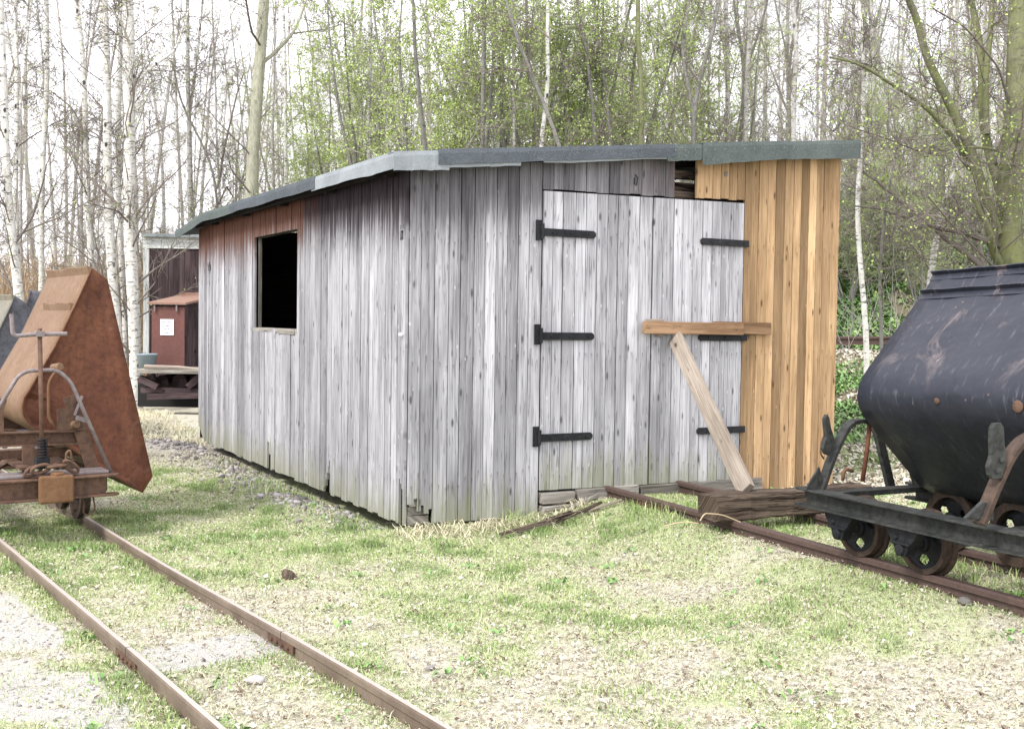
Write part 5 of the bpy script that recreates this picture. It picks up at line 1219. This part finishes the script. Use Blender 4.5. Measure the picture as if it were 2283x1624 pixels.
custom(BR, 'slender cream birch standing right of the shed corner', 13.5, [([(1930,832),(1926,700),(1918,560),(1915,440),(1920,360),(1922,240),(1918,120),(1910,0)], 15, 8, 0)], 'birch', 14, dict(L=1.5, t0=.4), seed=26, leafn=250)
custom('young_tree', 'thin grey sapling right of the slender cream birch', 14, [([(1963,760),(1965,620),(1970,520),(1972,440),(1986,380),(1995,300)], 10, 5, 0), ([(1968,560),(1990,520),(2000,480)], 4, 2, .3)], 'greybark', 12, dict(L=1.3, t0=.3), seed=27, leafn=200)
custom(BR, 'leaning white birch rising behind the black tub', 14.5, [([(2068,740),(2072,650),(2085,560),(2110,450),(2122,400),(2135,300),(2140,150)], 20, 8, 0), ([(2095,520),(2120,490),(2150,470)], 5, 3, -.5)], 'birch', 14, dict(L=1.4, t0=.35), seed=28, leafn=250)
custom('willow_tree', 'big mossy multi stemmed tree at the right edge with long arching branches', 13.5,
  [([(2262,760),(2256,560),(2252,440),(2262,300),(2262,150),(2268,0)], 62, 44, 0), ([(2240,470),(2205,330),(2190,230),(2180,120),(2165,0)], 24, 13, .4), ([(2198,300),(2196,180),(2205,90),(2212,0)], 15, 11, .2),
   ([(2222,520),(2190,420),(2168,350),(2110,230),(2068,130),(2050,40),(2030,0)], 26, 14, -.6), ([(2180,400),(2120,300),(2060,235),(1990,190),(1930,150),(1890,135),(1850,128)], 13, 4, -1.2), ([(1960,165),(1950,150),(1925,140)], 4, 2, 0),
   ([(2250,345),(2200,330),(2150,328),(2100,345),(2060,350)], 7, 3, -1), ([(2100,345),(2040,335),(1980,310),(1900,285)], 5, 2, -1), ([(2282,320),(2260,345),(2250,420)], 9, 6, -.3), ([(2230,590),(2200,520),(2175,440)], 20, 10, -.4), ([(2240,620),(2180,560),(2120,500),(2070,440)], 5, 3, -1.5), ([(2255,250),(2225,150),(2150,60),(2080,20)], 6, 3, -1)],
  'greenbark', 20, dict(L=2.2, n2=7, n3=5, r=.0038), seed=29, leafn=700)
# generic trees in the wood: group labels
def wood_side(us, labels, kinds, depth, wpx, grp, lean=.03):
    for u in us:
        k, sd = random.choice(kinds); d = random.uniform(*depth); px(k, sd, u+random.uniform(-12, 12), d, random.uniform(*wpx), labels, random.uniform(-lean, lean), grp)
BF = [('birchfar', 4), ('birchfar', 5), ('birchfar', 6)]; TH = [('thin', 7), ('thin', 8), ('thin', 9)]; GR = [('grey', 10), ('grey', 11), ('grey', 12)]; LF = [('leafy', 13), ('leafy', 14), ('leafy', 15)]
wood_side(range(-60, 820, 62), 'pale far birch among many in the wood left of the shed roof corner', BF, (26, 34), (7, 11), 'far birches in the wood on the left')
wood_side(range(-40, 820, 115), 'thin young tree in the wood behind the rusty wagon and hut', TH, (24, 33), (4, 7), 'thin young trees in the wood on the left')
wood_side(range(200, 800, 290), 'grey branching tree far back on the left, with first leaves', GR, (27, 34), (8, 12), 'grey trees in the wood on the left')
wood_side(range(1450, 2330, 60), 'pale far birch among many in the wood right of the green crown', BF, (25, 34), (6, 10), 'far birches in the wood on the right')
wood_side(range(1440, 2330, 80), 'thin young tree in the wood above and right of the orange boards', TH, (23, 32), (4, 7), 'thin young trees in the wood on the right')
wood_side(range(1500, 2300, 130), 'grey branching tree in the wood right of the shed', GR, (23, 32), (8, 12), 'grey trees in the wood on the right')
wood_side(range(860, 1440, 62), 'thin young tree in the fresh green thicket behind the shed', TH, (22, 28), (4, 7), 'thin young trees in the green thicket')
# fresh green trees behind the shed
LFL = {780: 'pale green leafing tree at the left end of the green thicket', 900: 'leafing tree above the roof corner, bright yellow green', 1010: 'leafing tree left of the bare pole trunk', 1120: 'dense leafing tree behind the cluster of pale stems', 1240: 'leafing tree behind the leaning mossy trunk', 1350: 'leafing tree behind the forked mossy trunks', 1430: 'smaller leafing tree at the right end of the green thicket'}
for i, (u, lb) in enumerate(LFL.items()):
    d = [25, 21, 20, 22, 20.5, 21.5, 25][i]; k, sd = LF[i % 3]; P = on_depth(u, 700, d); place(k, sd, P[0], d, [.8, .95, 1.05, 1.08, 1.05, 1., .85][i], lb, None, (random.uniform(-.04, .04), 0))
for i, (u, d) in enumerate([(950, 26), (1060, 27), (1180, 26), (1300, 27), (700, 30)]):
    k, sd = LF[(i+1) % 3]; P = on_depth(u, 700, d); place(k, sd, P[0], d, .95, 'farther leafing tree showing through the green thicket', 'farther leafing trees')
for i, (u, d, sc_) in enumerate([(1890, 22.5, .42), (1985, 24, .5), (2060, 22, .4), (2150, 24.5, .5), (2230, 22.5, .42), (2330, 24, .5)]):
    k, sd = LF[i % 3]; P = on_depth(u, 560, d); place(k, sd, P[0], d, sc_, 'low bush in first leaf on the green bank behind the black wagon', 'leafing bushes on the bank', cat='shrub')
# bare shrubs on the bank and the left scrub
for i in range(8):
    x = random.uniform(5, 14); y = random.uniform(19.5, 27); place('scrub', random.choice([16, 17]), x, y, random.uniform(.7, 1.2), 'bare twiggy shrub growing on the green bank behind the black wagon', 'bare shrubs on the bank', cat='shrub')
for i in range(16):
    P = on_depth(random.uniform(-60, 800), 700, random.uniform(25, 33)); place('scrub', random.choice([16, 17]), P[0], P[1], random.uniform(.7, 1.2), 'bare twiggy shrub in the brown scrub left of the shed', 'bare shrubs in the left scrub', cat='shrub')

# dry reeds / brown scrub behind the left wagons, one uncountable mass
n = 16000; rg = np.random.default_rng(5); x = rg.uniform(-17, -3.0, n); y = rg.uniform(23, 31, n); z = hgt(x, y)
P = grow(np.stack([x, y, z], -1), np.stack([rg.normal(0, .22, n), rg.normal(0, .22, n), np.ones(n)], -1), rg.uniform(1.0, 3.1, n), 4, .14, .0, rg)
V, Q = tubes(P, np.full((n, 1), .0065)*np.linspace(1, .5, 4)[None], 3); tag(np_mesh('dry_reeds', V, Q, [M['reed']], tone=np.repeat(rg.random(n), 12)), 'tangled dry brown reeds and brambles behind the left wagons', kind='stuff')
# far wood: trunks and twig haze, one mass
rg = np.random.default_rng(6); n = 150; x = rg.uniform(-34, 34, n); y = rg.uniform(36, 62, n); z = hgt(x, y)
P = grow(np.stack([x, y, z], -1), np.stack([rg.normal(0, .04, n), rg.normal(0, .04, n), np.ones(n)], -1), rg.uniform(9, 17, n), 8, .03, .02, rg)
V1, Q1 = tubes(P, rg.uniform(.05, .11, (n, 1))*np.linspace(1, .3, 8)[None], 5)
S, D, i, t = children(P, 26, .1, 1, (.5, 1.2), rg); P2 = grow(S, D, rg.uniform(1, 3.2, len(S)), 5, .12, .03, rg); V2, Q2 = tubes(P2, np.full((len(S), 1), .014)*np.linspace(1, .5, 5)[None], 3)
S, D, i, t = children(P2, 4, .2, 1, (.4, 1.), rg); P3 = grow(S, D, rg.uniform(.4, 1.3, len(S)), 3, .15, -.03, rg); V3, Q3 = tubes(P3, np.full((len(S), 1), .008)*np.linspace(1, .6, 3)[None], 3)
n4 = 7000; x = rg.uniform(-32, 32, n4); y = rg.uniform(33, 45, n4); z = hgt(x, y); P4 = grow(np.stack([x, y, z], -1), np.stack([rg.normal(0, .3, n4), rg.normal(0, .3, n4), np.ones(n4)], -1), rg.uniform(1, 5, n4), 4, .16, 0, rg); V4, Q4 = tubes(P4, np.full((n4, 1), .010)*np.linspace(1, .5, 4)[None], 3)
Vs, Qs, o = [], [], 0
for V, Q in ((V1, Q1), (V2, Q2), (V3, Q3), (V4, Q4)): Vs.append(V); Qs.append(Q+o); o += len(V)
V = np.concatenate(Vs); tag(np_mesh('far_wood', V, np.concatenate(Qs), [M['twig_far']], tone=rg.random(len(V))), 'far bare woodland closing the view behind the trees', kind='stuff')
# undergrowth on the bank: ivy leaves and thin stems
n = 95000; x = rng.uniform(3.6, 14.5, n); y = rng.uniform(18.0, 27.5, n); k = rng.random(n) < np.clip((fbm(x, y, .9, 55, 3)-.33)*5+.6*ss(19, 21, y)*ss(25, 22, y), .05, 1); x, y = x[k], y[k]
litter('ivy_cover', x, y, rng.uniform(.06, .15, len(x)), np.clip(rng.normal(.62, .28, len(x)), 0, 1), 'glossy green ground cover on the bank behind the black wagon', up=.04, mat='ivy', tilt=1.)
bpy.data.objects['ivy_cover']['category'] = 'ground cover'
n = 42000; x = rng.uniform(3.2, 8.5, n); y = rng.uniform(11.5, 19, n); k = rng.random(n) < np.clip((fbm(x, y, 1.1, 57, 3)-.40)*5, 0, 1); x, y = x[k], y[k]
litter('low_green_plants', x, y, rng.uniform(.03, .08, len(x)), np.clip(rng.normal(.6, .25, len(x)), 0, 1), 'low green plants in the leaf litter behind the shed', up=.03, mat='ivy', tilt=1.)
rg = np.random.default_rng(8); n = 900; x = rg.uniform(3.2, 15, n); y = rg.uniform(16.5, 27, n); z = hgt(x, y)
P = grow(np.stack([x, y, z], -1), np.stack([rg.normal(0, .7, n), rg.normal(0, .7, n), np.ones(n)], -1), rg.uniform(.3, 2.0, n), 5, .2, -.03, rg); V, Q = tubes(P, np.full((n, 1), .006)*np.linspace(1, .4, 5)[None], 3)
tag(np_mesh('undergrowth', V, Q, [M['twig_far']], tone=np.repeat(rg.random(n), 15)), 'thin bare stems tangled over the bank', kind='stuff')

for o in bpy.data.objects:
    if o.get('kind') == 'stuff' and not o.get('category'): o['category'] = o.name.split('.')[0].replace('_', ' ')

# ------------------------------------------------------------------ light, sky
w = bpy.data.worlds.new('World'); SC.world = w; w.use_nodes = True; nt = w.node_tree; bg = nt.nodes['Background']
sd_ = np.array([-.50, -.55, .80]); sd_ /= np.linalg.norm(sd_)
sky = nt.nodes.new('ShaderNodeTexSky'); sky.sky_type = 'NISHITA'; sky.sun_disc = False; sky.sun_elevation = math.asin(sd_[2]); sky.sun_rotation = math.atan2(sd_[0], sd_[1]); sky.dust_density = 3; sky.air_density = 1.2
tc = nt.nodes.new('ShaderNodeTexCoord'); mp = nt.nodes.new('ShaderNodeMapping'); mp.inputs['Scale'].default_value = (1, 1, 2.2); nt.links.new(tc.outputs['Generated'], mp.inputs[0])
nz = nt.nodes.new('ShaderNodeTexNoise'); nz.inputs['Scale'].default_value = 3.0; nz.inputs['Detail'].default_value = 5; nt.links.new(mp.outputs[0], nz.inputs['Vector'])
cr = nt.nodes.new('ShaderNodeValToRGB'); cr.color_ramp.elements[0].position = .30; cr.color_ramp.elements[0].color = (.62,.62,.62,1); cr.color_ramp.elements[1].position = .5; nt.links.new(nz.outputs['Fac'], cr.inputs[0])
mx = nt.nodes.new('ShaderNodeMix'); mx.data_type = 'RGBA'; nt.links.new(cr.outputs[0], mx.inputs[0]); nt.links.new(sky.outputs[0], mx.inputs[6]); mx.inputs[7].default_value = (9.3, 9.2, 9.7, 1)
nt.links.new(mx.outputs[2], bg.inputs[0]); bg.inputs[1].default_value = .10
ld = bpy.data.lights.new('sun', 'SUN'); ld.energy = 1.5; ld.angle = R_(12); ld.color = (1, .96, .9); lo = bpy.data.objects.new('sun', ld); COL.objects.link(lo)
lo.rotation_euler = mathutils.Vector(sd_).to_track_quat('Z', 'Y').to_euler()
SC.view_settings.view_transform = 'Standard'; SC.view_settings.look = 'None'; SC.view_settings.gamma = 1; SC.view_settings.exposure = 1.42
#SC.cycles.max_bounces = 6; SC.cycles.diffuse_bounces = 3; SC.cycles.glossy_bounces = 2; SC.cycles.transmission_bounces = 2; SC.cycles.use_denoising = True
try:
    SC.render.engine = "CYCLES"; SC.cycles.max_bounces = 6; SC.cycles.diffuse_bounces = 3; SC.cycles.glossy_bounces = 2
except Exception: pass
